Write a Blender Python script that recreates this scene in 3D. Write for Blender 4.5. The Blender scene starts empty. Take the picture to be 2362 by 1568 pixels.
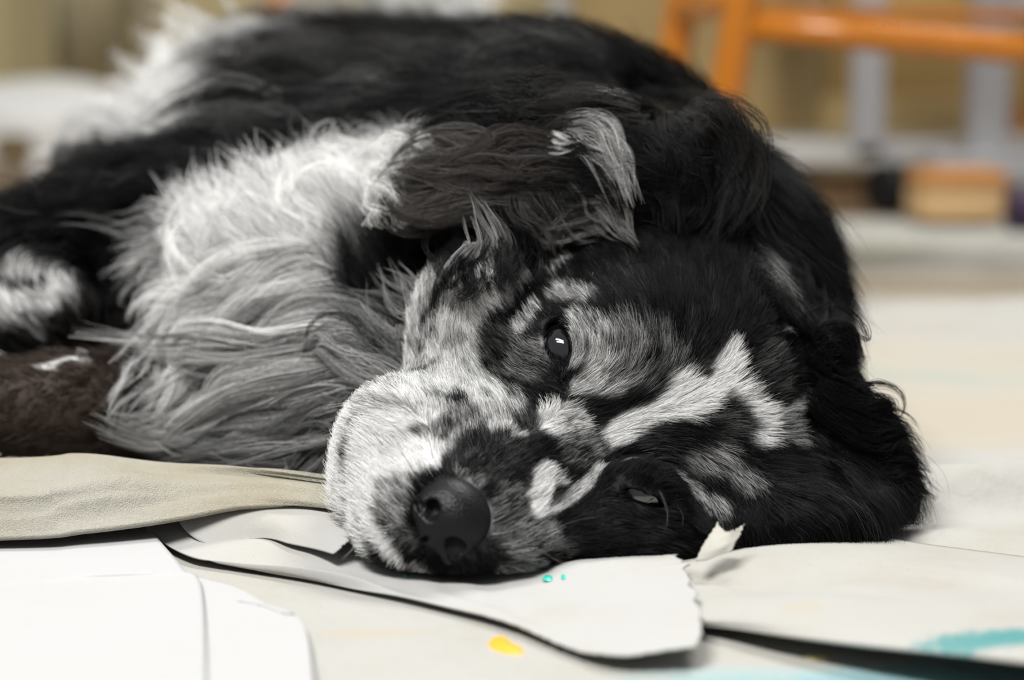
import bpy, bmesh, math, random
import numpy as np
from mathutils import Vector, Matrix
from mathutils.bvhtree import BVHTree

FUR = True
CLAY = False
rng = np.random.default_rng(7)
scn = bpy.context.scene

# ---------------------------------------------------------------- camera
FPX = 5004.0                       # focal length in pixels of the 2362 x 1568 frame
CAM_H = 0.21
PITCH = math.radians(7.9)
camd = bpy.data.cameras.new('camera')
cam = bpy.data.objects.new('camera', camd)
scn.collection.objects.link(cam)
camd.sensor_width = 23.6
camd.lens = 23.6 * FPX / 2362.0
cam.location = (0, 0, CAM_H)
cam.rotation_euler = (math.pi / 2 - PITCH, 0, 0)
camd.clip_start = 0.02
camd.dof.use_dof = not CLAY
camd.dof.focus_distance = 0.893
camd.dof.aperture_fstop = 3.0
scn.camera = cam
CR = np.array([1.0, 0, 0]); CF = np.array([0, math.cos(PITCH), -math.sin(PITCH)]); CU = np.array([0, math.sin(PITCH), math.cos(PITCH)])
CO = np.array([0, 0, CAM_H])

def at(px, py, d):
    """the point at view distance d seen at photograph position (px, py)"""
    return CO + d * (CF + CR * (px - 1181) / FPX + CU * (784 - py) / FPX)

def on_z(px, py, z=0.0):
    r = CF + CR * (px - 1181) / FPX + CU * (784 - py) / FPX
    return CO + r * ((z - CO[2]) / r[2])

# ---------------------------------------------------------------- light
world = bpy.data.worlds.new('world'); scn.world = world
world.use_nodes = True
bg = world.node_tree.nodes['Background']
bg.inputs[0].default_value = (0.93, 0.96, 1.0, 1)
bg.inputs[1].default_value = 0.16

def area(name, loc, target, size, power, col, sy=None):
    l = bpy.data.lights.new(name, 'AREA'); l.energy = power; l.color = col
    l.shape = 'RECTANGLE'; l.size = size; l.size_y = sy or size
    o = bpy.data.objects.new(name, l); scn.collection.objects.link(o)
    o.location = loc
    o.rotation_euler = (Vector(target) - Vector(loc)).to_track_quat('-Z', 'Y').to_euler()
    return o
area('ceiling_light', (-0.8, -0.62, 2.3), (0.0, 0.9, 0.05), 1.2, 31, (1.0, 0.985, 0.965), 0.16)
area('ceiling_light', (-0.8, -0.12, 2.3), (0.0, 0.9, 0.05), 1.2, 31, (1.0, 0.985, 0.965), 0.16)
area('ceiling_light', (0.7, 2.0, 2.4), (0.3, 1.4, 0), 1.2, 34, (1.0, 0.98, 0.95), 0.5)
scn.view_settings.view_transform = 'Standard'
scn.view_settings.look = 'None'
scn.view_settings.gamma = 1.0
scn.view_settings.use_curve_mapping = False
scn.view_settings.exposure = 0.92
scn.cycles.max_bounces = 3
scn.cycles.diffuse_bounces = 3
scn.cycles.glossy_bounces = 2
scn.cycles.transmission_bounces = 3
scn.cycles.transparent_max_bounces = 4
scn.cycles.use_adaptive_sampling = True
scn.cycles.adaptive_threshold = 0.05
scn.cycles.adaptive_min_samples = 12

# ---------------------------------------------------------------- helpers: scene objects
COL = scn.collection
def link_mesh(name, verts, faces, mat=None, parent=None, smooth=True):
    me = bpy.data.meshes.new(name)
    me.from_pydata([tuple(map(float, v)) for v in verts], [], [tuple(map(int, f)) for f in faces])
    me.update()
    if smooth:
        me.polygons.foreach_set('use_smooth', [True] * len(me.polygons))
    if mat: me.materials.append(mat)
    o = bpy.data.objects.new(name, me); COL.objects.link(o)
    if parent is not None:
        o.parent = parent
        o.matrix_parent_inverse = Matrix.Translation(-Vector(parent.location)) if parent.type == 'EMPTY' else Matrix()
    return o
def tag(o, label=None, cat=None, group=None, kind=None):
    if label: o['label'] = label
    if cat: o['category'] = cat
    if group: o['group'] = group
    if kind: o['kind'] = kind
    return o
def empty(name, loc=(0, 0, 0)):
    o = bpy.data.objects.new(name, None); COL.objects.link(o); o.location = loc
    o.empty_display_size = 0.05
    return o

# ---------------------------------------------------------------- helpers: implicit surfaces
def smin(a, b, k):
    h = np.clip(0.5 + 0.5 * (b - a) / k, 0, 1)
    return b + (a - b) * h - k * h * (1 - h)
def smax(a, b, k): return -smin(-a, -b, k)
def ell(p, c, r, M=None):
    q = p - np.asarray(c, np.float32)
    if M is not None: q = q @ np.asarray(M, np.float32).T
    r = np.asarray(r, np.float32)
    k0 = np.sqrt(((q / r) ** 2).sum(-1)); k1 = np.sqrt(((q / (r * r)) ** 2).sum(-1)) + 1e-9
    return k0 * (k0 - 1) / k1
def cone(p, a, b, r1, r2):
    a = np.asarray(a, np.float32); b = np.asarray(b, np.float32)
    ab = b - a
    q = p - a
    t = np.clip((q @ ab) / (ab @ ab), 0, 1)
    return np.sqrt(((q - t[..., None] * ab) ** 2).sum(-1)) - (r1 + (r2 - r1) * t)
def surface_nets(fn, xs, ys, zs):
    nx, ny, nz = len(xs), len(ys), len(zs)
    V = np.empty((nx, ny, nz), np.float32)
    Y, Z = np.meshgrid(ys, zs, indexing='ij')
    step = 12
    for i in range(0, nx, step):
        X = xs[i:i + step]
        P = np.empty((len(X), ny, nz, 3), np.float32)
        P[..., 0] = X[:, None, None]; P[..., 1] = Y; P[..., 2] = Z
        V[i:i + step] = fn(P)
    S = V < 0
    cs = np.zeros((nx - 1, ny - 1, nz - 1), np.int8)
    for dx in (0, 1):
        for dy in (0, 1):
            for dz in (0, 1):
                cs += S[dx:nx - 1 + dx, dy:ny - 1 + dy, dz:nz - 1 + dz]
    act = (cs > 0) & (cs < 8)
    I, J, K = np.nonzero(act)
    idx = -np.ones(act.shape, np.int64); idx[act] = np.arange(len(I))
    acc = np.zeros((len(I), 3)); cnt = np.zeros(len(I))
    G = (np.asarray(xs), np.asarray(ys), np.asarray(zs))
    for ax in range(3):
        o = [a for a in range(3) if a != ax]
        for b0 in (0, 1):
            for b1 in (0, 1):
                off = [0, 0, 0]; off[o[0]] = b0; off[o[1]] = b1
                a = (I + off[0], J + off[1], K + off[2])
                off2 = list(off); off2[ax] = 1
                b = (I + off2[0], J + off2[1], K + off2[2])
                va, vb = V[a], V[b]
                m = (va < 0) != (vb < 0)
                t = np.where(m, va / np.where(va == vb, 1, va - vb), 0)
                pt = np.stack([G[c][a[c]] + t * (G[c][b[c]] - G[c][a[c]]) for c in range(3)], -1)
                acc[m] += pt[m]; cnt[m] += 1
    verts = acc / cnt[:, None]
    faces = []
    for ax in range(3):
        sl0 = [slice(None)] * 3; sl1 = [slice(None)] * 3
        sl0[ax] = slice(0, -1); sl1[ax] = slice(1, None)
        s0, s1 = S[tuple(sl0)], S[tuple(sl1)]
        ch = s0 != s1
        c = np.nonzero(ch)
        o = [(ax + 1) % 3, (ax + 2) % 3]
        ok = (c[o[0]] > 0) & (c[o[1]] > 0) & (c[o[0]] < V.shape[o[0]] - 1) & (c[o[1]] < V.shape[o[1]] - 1)
        c = [q[ok] for q in c]
        flip = s0[tuple(c)]
        def cell(d0, d1):
            q = list(c); q[o[0]] = q[o[0]] - d0; q[o[1]] = q[o[1]] - d1
            return idx[tuple(q)]
        quad = np.stack([cell(1, 1), cell(0, 1), cell(0, 0), cell(1, 0)], -1)
        quad[~flip] = quad[~flip][:, ::-1]
        faces.append(quad)
    return verts, np.concatenate(faces)
def ramp_axis(lo, hi, zones, coarse):
    """grid nodes from lo to hi; zones = [(a, b, step)] finer inside"""
    out = [lo]
    while out[-1] < hi:
        x = out[-1]; s = coarse
        for a, b, st in zones:
            d = max(a - x, x - b, 0)
            s = min(s, st + d * 0.18)
        out.append(x + s)
    return np.array(out, np.float32)

# ---------------------------------------------------------------- the dog: head frame
EM = at(1400, 978, 0.90)                     # between the eyes
def cv(r, u, f): return CR * r + CU * u + CF * f
HF = cv(-0.86 * 0.70, -0.510 * 0.70, -0.715); HF /= np.linalg.norm(HF)     # muzzle direction
HS = cv(0.487, -0.874, -0.12); HS -= HF * (HS @ HF); HS /= np.linalg.norm(HS)  # towards the dog's left
HU = np.cross(HF, HS)
if HU @ cv(0.8, 0.3, -0.5) < 0: HU = -HU
HM = np.stack([HF, HS, HU])                  # rows: world -> head
def hw(f, s, u): return EM + HF * f + HS * s + HU * u
def px_of(p):
    q = np.asarray(p) - CO
    d = q @ CF
    return np.stack([1181 + FPX * (q @ CR) / d, 784 - FPX * (q @ CU) / d, d], -1)

EYE_LD = 0.864
EYE_L = {-1: HM @ (at(1296, 803, 0.9055) - EM), 1: HM @ (at(1490, 1152, EYE_LD) - EM)}
EYE_W = {-1: 0.0066, 1: 0.0024}
def eye_frame(sgn):
    n = np.array([0.52, 0.55 * sgn, 0.64]); n /= np.linalg.norm(n)
    if sgn < 0: n = HM @ cv(-0.18, 0.30, -0.93); n /= np.linalg.norm(n)
    if sgn > 0: n = HM @ cv(0.22, -0.20, -0.95); n /= np.linalg.norm(n)
    a = HM @ (cv(0.30, -0.95, 0.0) if sgn < 0 else cv(0.93, -0.36, 0.0))
    a -= n * (a @ n); a /= np.linalg.norm(a)
    return np.stack([a, np.cross(n, a), n])
EYE_C = {g: hw(*(EYE_L[g] - eye_frame(g)[2] * (0.0108 if g < 0 else 0.0132))) for g in (-1, 1)}
EYE_R = 0.0145
NOSE_L = np.array([0.0880, -0.0020, -0.0115])
NOSE_C = hw(*NOSE_L)

def flap(p, pts, th):
    """a thin leaf: pts = [(px, py, depth, half-width)] along its length"""
    d = None
    for (a, b) in zip(pts[:-1], pts[1:]):
        A, B = at(*a[:3]), at(*b[:3])
        t_ = B - A; L = np.linalg.norm(t_); t_ = t_ / L
        n = -CF + 0.25 * CU; n = n - t_ * (n @ t_); n /= np.linalg.norm(n)
        w = np.cross(n, t_)
        M = np.stack([t_, w, n])
        hwid = (a[3] + b[3]) / 2
        e = ell(p, (A + B) / 2, (L * 0.85, hwid, th), M)
        d = e if d is None else smin(d, e, 0.012)
    return d

def dog_sdf(P):
    shp = P.shape[:-1]
    p = P.reshape(-1, 3)
    # ---- trunk (world space)
    d = ell(p, at(1100, 620, 1.22), (0.150, 0.19, 0.112))                      # chest
    d = smin(d, ell(p, at(930, 380, 1.48), (0.125, 0.22, 0.088)), 0.06)        # belly / loin
    d = smin(d, cone(p, at(1560, 660, 1.03), at(1290, 560, 1.20), 0.066, 0.104), 0.05)   # neck
    d = smin(d, ell(p, at(760, 780, 1.10), (0.07, 0.09, 0.075)), 0.05)         # brisket
    d = smin(d, ell(p, at(480, 760, 1.13), (0.055, 0.06, 0.055)), 0.04)
    d = smin(d, ell(p, at(700, 330, 1.62), (0.10, 0.14, 0.082)), 0.06)          # haunch
    # upper foreleg, folded wrist, paw
    d = smin(d, cone(p, at(760, 470, 1.17), at(330, 520, 1.14), 0.050, 0.030), 0.03)
    d = smin(d, cone(p, at(330, 520, 1.14), at(60, 575, 1.10), 0.030, 0.022), 0.02)
    d = smin(d, cone(p, at(55, 580, 1.10), at(35, 690, 1.09), 0.021, 0.020), 0.012)
    d = smin(d, cone(p, at(35, 690, 1.09), at(140, 700, 1.085), 0.018, 0.020), 0.012)
    # lower foreleg
    d = smin(d, cone(p, at(520, 960, 1.06), at(150, 935, 1.02), 0.026, 0.022), 0.02)
    d = smin(d, cone(p, at(150, 935, 1.02), at(-180, 950, 1.00), 0.022, 0.020), 0.01)
    d = smin(d, cone(p, at(-180, 950, 1.00), at(-430, 975, 0.99), 0.020, 0.018), 0.01)
    d = smin(d, ell(p, at(-520, 985, 0.985), (0.034, 0.027, 0.021)), 0.012)           # paw
    for k in (-1.5, -.5, .5, 1.5):
        d = smin(d, ell(p, at(-660, 1000, 0.980) + np.array([0.003 * (1 - abs(k)), 0.012 * k, 0]), (0.014, 0.0085, 0.012)), 0.004)
    # ---- head
    near = np.abs((p - hw(-0.03, 0, -0.03))).max(-1) < 0.22
    pn = p[near]
    q = ((pn - EM.astype(np.float32)) @ HM.astype(np.float32).T)
    qs = q.copy(); qs[:, 1] = np.abs(qs[:, 1])
    h = ell(q, (-0.068, 0, -0.022), (0.086, 0.066, 0.059))                     # cranium
    h = smin(h, ell(q, (-0.105, 0, -0.035), (0.045, 0.05, 0.045)), 0.03)
    h = smin(h, ell(qs, (-0.045, 0.042, -0.056), (0.050, 0.026, 0.040)), 0.02) # cheek
    h = smin(h, ell(qs, (-0.018, 0.027, -0.001), (0.026, 0.018, 0.015)), 0.014)# brow
    m = cone(q, (-0.01, 0, -0.034), (0.066, 0, -0.036), 0.038, 0.031)          # muzzle
    m = smin(m, cone(q, (-0.005, 0, -0.010), (0.080, 0, -0.018), 0.016, 0.013), 0.016)
    m = smin(m, ell(qs, (0.046, 0.0265, -0.047), (0.046, 0.0195, 0.031)), 0.012) # flews
    m = smin(m, ell(q, (0.080, 0, -0.028), (0.018, 0.026, 0.024)), 0.012)
    m = smin(m, ell(qs, (0.004, 0.040, -0.056), (0.046, 0.022, 0.034)), 0.016)
    j = cone(q, (-0.04, 0, -0.078), (0.062, 0, -0.076), 0.026, 0.016)          # lower jaw
    mj = smin(m, j, 0.003)
    h = smin(h, mj, 0.022)
    h = smin(h, cone(q, (-0.10, 0, -0.06), (-0.14, 0.0, -0.10), 0.055, 0.07), 0.03)
    # the cheek that lies on the floor, sagging out
    h = smin(h, ell(pn, at(1570, 1120, 0.940), (0.052, 0.040, 0.034)), 0.03)
    h = smin(h, ell(pn, at(1340, 1200, 0.885), (0.040, 0.028, 0.018)), 0.022)
    h = smin(h, ell(pn, at(1390, 1272, 0.884), (0.045, 0.026, 0.012)), 0.03)
    h = smin(h, ell(pn, at(1620, 1257, 0.912), (0.050, 0.030, 0.012)), 0.03)
    h = smin(h, ell(pn, at(1800, 1200, 0.930), (0.040, 0.040, 0.018)), 0.03)
    h = smin(h, ell(pn, at(1105, 745, 0.947), (0.028, 0.030, 0.032)), 0.025)     # upper cheek
    h = smin(h, ell(pn, at(900, 1010, 0.892), (0.017, 0.025, 0.020)), 0.032)     # lip corner
    h = smin(h, ell(pn, at(925, 1215, 0.861), (0.015, 0.018, 0.022)), 0.014)     # lips round the nose
    h = smin(h, ell(pn, at(1010, 1300, 0.856), (0.018, 0.014, 0.010)), 0.012)
    h = smin(h, ell(pn, at(1130, 1285, 0.852), (0.022, 0.014, 0.012)), 0.014)
    # eye openings
    for sgn in (-1, 1):
        c = EYE_L[sgn]; M = eye_frame(sgn); n = M[2]
        h = smin(h, ell(q, c - n * 0.007, (0.0165, 0.0135, 0.012), M), 0.008)
        h = smax(h, -ell(q, c, (0.0130 if sgn < 0 else 0.0112, EYE_W[sgn], 0.016), M), 0.002)
    # ears: the upper one laid back over the neck, the lower one hanging to the floor
    e1 = flap(pn, [(1640, 430, 0.965, 0.030), (1440, 400, 0.965, 0.036), (1200, 430, 0.975, 0.030), (1000, 430, 0.99, 0.016)], 0.007)
    h = smin(h, e1, 0.014)
    e2 = flap(pn, [(1860, 850, 0.975, 0.022), (1930, 1020, 0.960, 0.024), (1965, 1180, 0.940, 0.019)], 0.009)
    h = smin(h, e2, 0.014)
    full = d.copy()
    full[near] = smin(d[near], h, 0.02)
    full = smax(full, 0.004 - p[:, 2], 0.012)
    return full.reshape(shp)

def build_body():
    e = EYE_C[-1]; 
    hx = hw(-0.02, 0, -0.03)
    xs = ramp_axis(-0.41, 0.27, [(hx[0] - 0.11, hx[0] + 0.11, 0.0027), (e[0] - 0.012, e[0] + 0.012, 0.0013), (EYE_C[1][0] - .014, EYE_C[1][0] + .014, .0016)], 0.009)
    ys = ramp_axis(0.76, 1.86, [(hx[1] - 0.10, hx[1] + 0.10, 0.0027), (e[1] - 0.016, e[1] + 0.01, 0.0013), (EYE_C[1][1] - .014, EYE_C[1][1], .0016)], 0.009)
    zs = ramp_axis(-0.01, 0.30, [(0.0, 0.17, 0.0032), (e[2] - 0.014, e[2] + 0.014, 0.0013)], 0.008)
    print('grid', len(xs), len(ys), len(zs))
    return surface_nets(dog_sdf, xs, ys, zs)
import time
_t0 = time.time()
BV, BF = build_body()
print('body', len(BV), len(BF), time.time() - _t0)

# ---------------------------------------------------------------- coat colour and groom, laid on the body surface
BVF = BV.astype(np.float64)
BVH = BVHTree.FromPolygons([tuple(v) for v in BVF], [tuple(map(int, f)) for f in BF])
def hit(px, py):
    r = CF + CR * (px - 1181) / FPX + CU * (784 - py) / FPX
    r = r / np.linalg.norm(r)
    loc, nor, i, dist = BVH.ray_cast(Vector(CO), Vector(r))
    return None if loc is None else (np.array(loc), np.array(nor))
def depth_of(p): return (p - CO) @ CF
def mesh_normals(V, F):
    a, b, c, d = (V[F[:, i]] for i in range(4))
    fn = np.cross(c - a, d - b)
    vn = np.zeros_like(V)
    for i in range(4): np.add.at(vn, F[:, i], fn)
    return vn / (np.linalg.norm(vn, axis=1, keepdims=True) + 1e-12)
BN = mesh_normals(BVF, BF)

# flow of the coat: ([(px, py), ...] in the direction of growth, length m, lift, wave)
FLOW = [
 ([(1090,1110),(1150,1050),(1250,1000),(1400,960)], .006, .30, .1),
 ([(1400,960),(1550,900),(1680,840),(1800,760)], .011, .30, .15),
 ([(1040,1080),(1000,1000),(990,930),(980,850),(1000,760)], .007, .30, .1),
 ([(960,1120),(900,1060),(850,1000),(820,950)], .008, .45, .15),
 ([(930,1200),(880,1150),(840,1080)], .008, .45, .1),
 ([(960,980),(910,970),(860,965),(820,975)], .009, .45, .2), ([(1000,900),(960,880),(935,850)], .009, .35, .2), ([(1020,820),(985,780),(990,740)], .010, .35, .2),
 ([(900,1200),(870,1180),(845,1150)], .008, .5, .1), ([(930,1260),(905,1290),(895,1300)], .007, .5, .1), ([(960,1280),(940,1315)], .006, .5, .1), ([(1030,1300),(1020,1330)], .005, .5, .1), ([(1120,1280),(1140,1320)], .005, .45, .1),
 ([(1120,1180),(1190,1150),(1300,1080),(1400,1030)], .007, .35, .1),
 ([(1150,1240),(1250,1210),(1340,1160),(1430,1090)], .008, .35, .1),
 ([(1200,1290),(1300,1265),(1400,1250),(1520,1240)], .010, .35, .1),
 ([(1120,1010),(1080,930),(1040,850),(1040,760),(1080,660)], .009, .30, .1),
 ([(1200,960),(1160,900),(1110,850),(1070,780)], .009, .30, .1),
 ([(1285,890),(1220,870),(1150,850),(1090,800)], .010, .35, .15),
 ([(1262,820),(1200,800),(1130,750),(1080,700)], .010, .35, .15),
 ([(1262,750),(1210,690),(1150,620)], .010, .35, .15),
 ([(1310,885),(1370,885),(1430,830),(1430,760),(1380,690),(1300,620),(1230,580)], .012, .40, .15),
 ([(1340,850),(1370,820),(1375,770),(1330,720),(1270,690),(1200,640)], .010, .42, .15),
 ([(1380,920),(1470,890),(1525,800),(1500,700),(1430,610),(1380,550)], .014, .35, .15),
 ([(1480,930),(1580,850),(1600,720),(1580,620),(1550,560)], .015, .35, .15),
 ([(1680,840),(1700,720),(1690,600),(1660,500)], .017, .40, .2),
 ([(1700,900),(1780,860),(1850,800)], .014, .40, .2),
 ([(1650,960),(1760,950),(1870,940)], .014, .40, .2),
 ([(1600,990),(1720,1030),(1830,1080)], .015, .40, .2),
 ([(1470,1060),(1530,1040),(1590,1070),(1630,1150),(1650,1230)], .014, .42, .2),
 ([(1500,1000),(1600,1010),(1690,1080),(1720,1180)], .015, .40, .2),
 ([(1450,1170),(1500,1210),(1580,1240)], .010, .40, .1),
 # ear laid back, its crown and the neck behind
 ([(1640,470),(1500,430),(1350,420),(1200,430),(1030,440)], .030, .30, .5),
 ([(1560,270),(1450,270),(1330,310),(1200,350),(1100,390)], .030, .32, .5),
 ([(1500,240),(1580,280),(1650,370),(1670,470)], .030, .40, .4),
 ([(1640,290),(1720,400),(1800,520),(1860,650)], .030, .40, .4),
 ([(1760,480),(1830,580),(1880,700),(1900,800)], .028, .40, .4),
 ([(1720,560),(1780,650),(1820,740)], .018, .35, .3),
 ([(1860,880),(1940,980),(2010,1060)], .026, .35, .5), ([(1860,960),(1930,1080),(1990,1200)], .026, .30, .5),
 # trunk
 ([(1560,180),(1300,130),(1050,130),(800,170),(600,230),(430,300)], .040, .28, .5),
 ([(1400,240),(1150,220),(900,270),(700,320),(520,370)], .040, .26, .5),
 ([(1050,310),(850,320),(650,370),(420,420),(250,470)], .035, .28, .5),
 ([(900,600),(800,500),(740,420),(720,340)], .040, .42, .6),
 ([(700,640),(620,540),(580,460),(570,380)], .042, .42, .6),
 ([(560,640),(470,560),(430,490),(400,430)], .040, .40, .6),
 ([(1000,640),(940,540),(930,450),(960,380)], .035, .35, .6),
 ([(850,830),(720,820),(560,850),(430,890)], .045, .30, .7),
 ([(740,960),(660,1000),(540,1040)], .045, .25, .7),
 ([(900,780),(870,710),(850,640)], .040, .35, .6),
 ([(420,540),(250,530),(100,550),(40,590)], .022, .35, .4),
 ([(420,640),(330,680),(280,760)], .030, .3, .4),
 ([(40,620),(60,680),(120,720)], .012, .35, .2),
 ([(420,950),(250,940),(100,940),(-60,950)], .009, .35, .2), ([(400,1010),(200,1020),(20,1020)], .010, .30, .2),
]
fp, fd, fa = [], [], []
for pts, ln, lift, wav in FLOW:
    # resample the stroke in the photograph, then put it on the coat
    dense = []
    for (a, b) in zip(pts[:-1], pts[1:]):
        n = max(2, int(math.hypot(b[0] - a[0], b[1] - a[1]) / 28))
        for i in range(n): dense.append((a[0] + (b[0] - a[0]) * i / n, a[1] + (b[1] - a[1]) * i / n))
    dense.append(pts[-1])
    H = [hit(*q) for q in dense]
    for i in range(len(dense) - 1):
        if H[i] is None or H[i + 1] is None: continue
        v = H[i + 1][0] - H[i][0]; L = np.linalg.norm(v)
        if L < 1e-5 or L > 0.05: continue
        fp.append(H[i][0]); fd.append(v / L); fa.append((ln, lift, wav))
# sides of the animal away from the lens: the coat runs from head to tail and down
for v, n in zip(BVF[::400], BN[::400]):
    if n @ (CO - v) < -0.02:
        t = np.array([-0.35, 0.75, -0.45]); t -= n * (t @ n)
        if np.linalg.norm(t) > .1:
            fp.append(v); fd.append(t / np.linalg.norm(t)); fa.append((.022 if v[1] < 1.0 else .035, .3, .4))
fp = np.array(fp); fa = np.array(fa); fa[fa[:, 0] < .0175, 0] *= .60; fd = np.array(fd); fa = np.array(fa)
print('flow points', len(fp))
def flow(P):
    D = np.empty((len(P), 3)); A = np.empty((len(P), 3))
    for i in range(0, len(P), 4000):
        q = P[i:i + 4000]
        d2 = (q ** 2).sum(1)[:, None] + (fp ** 2).sum(1)[None] - 2 * q @ fp.T
        w = 1.0 / (np.maximum(d2, 0) + 1.5e-5) ** 2
        w /= w.sum(1, keepdims=True)
        D[i:i + 4000] = w @ fd; A[i:i + 4000] = w @ fa
    return D, A

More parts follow.
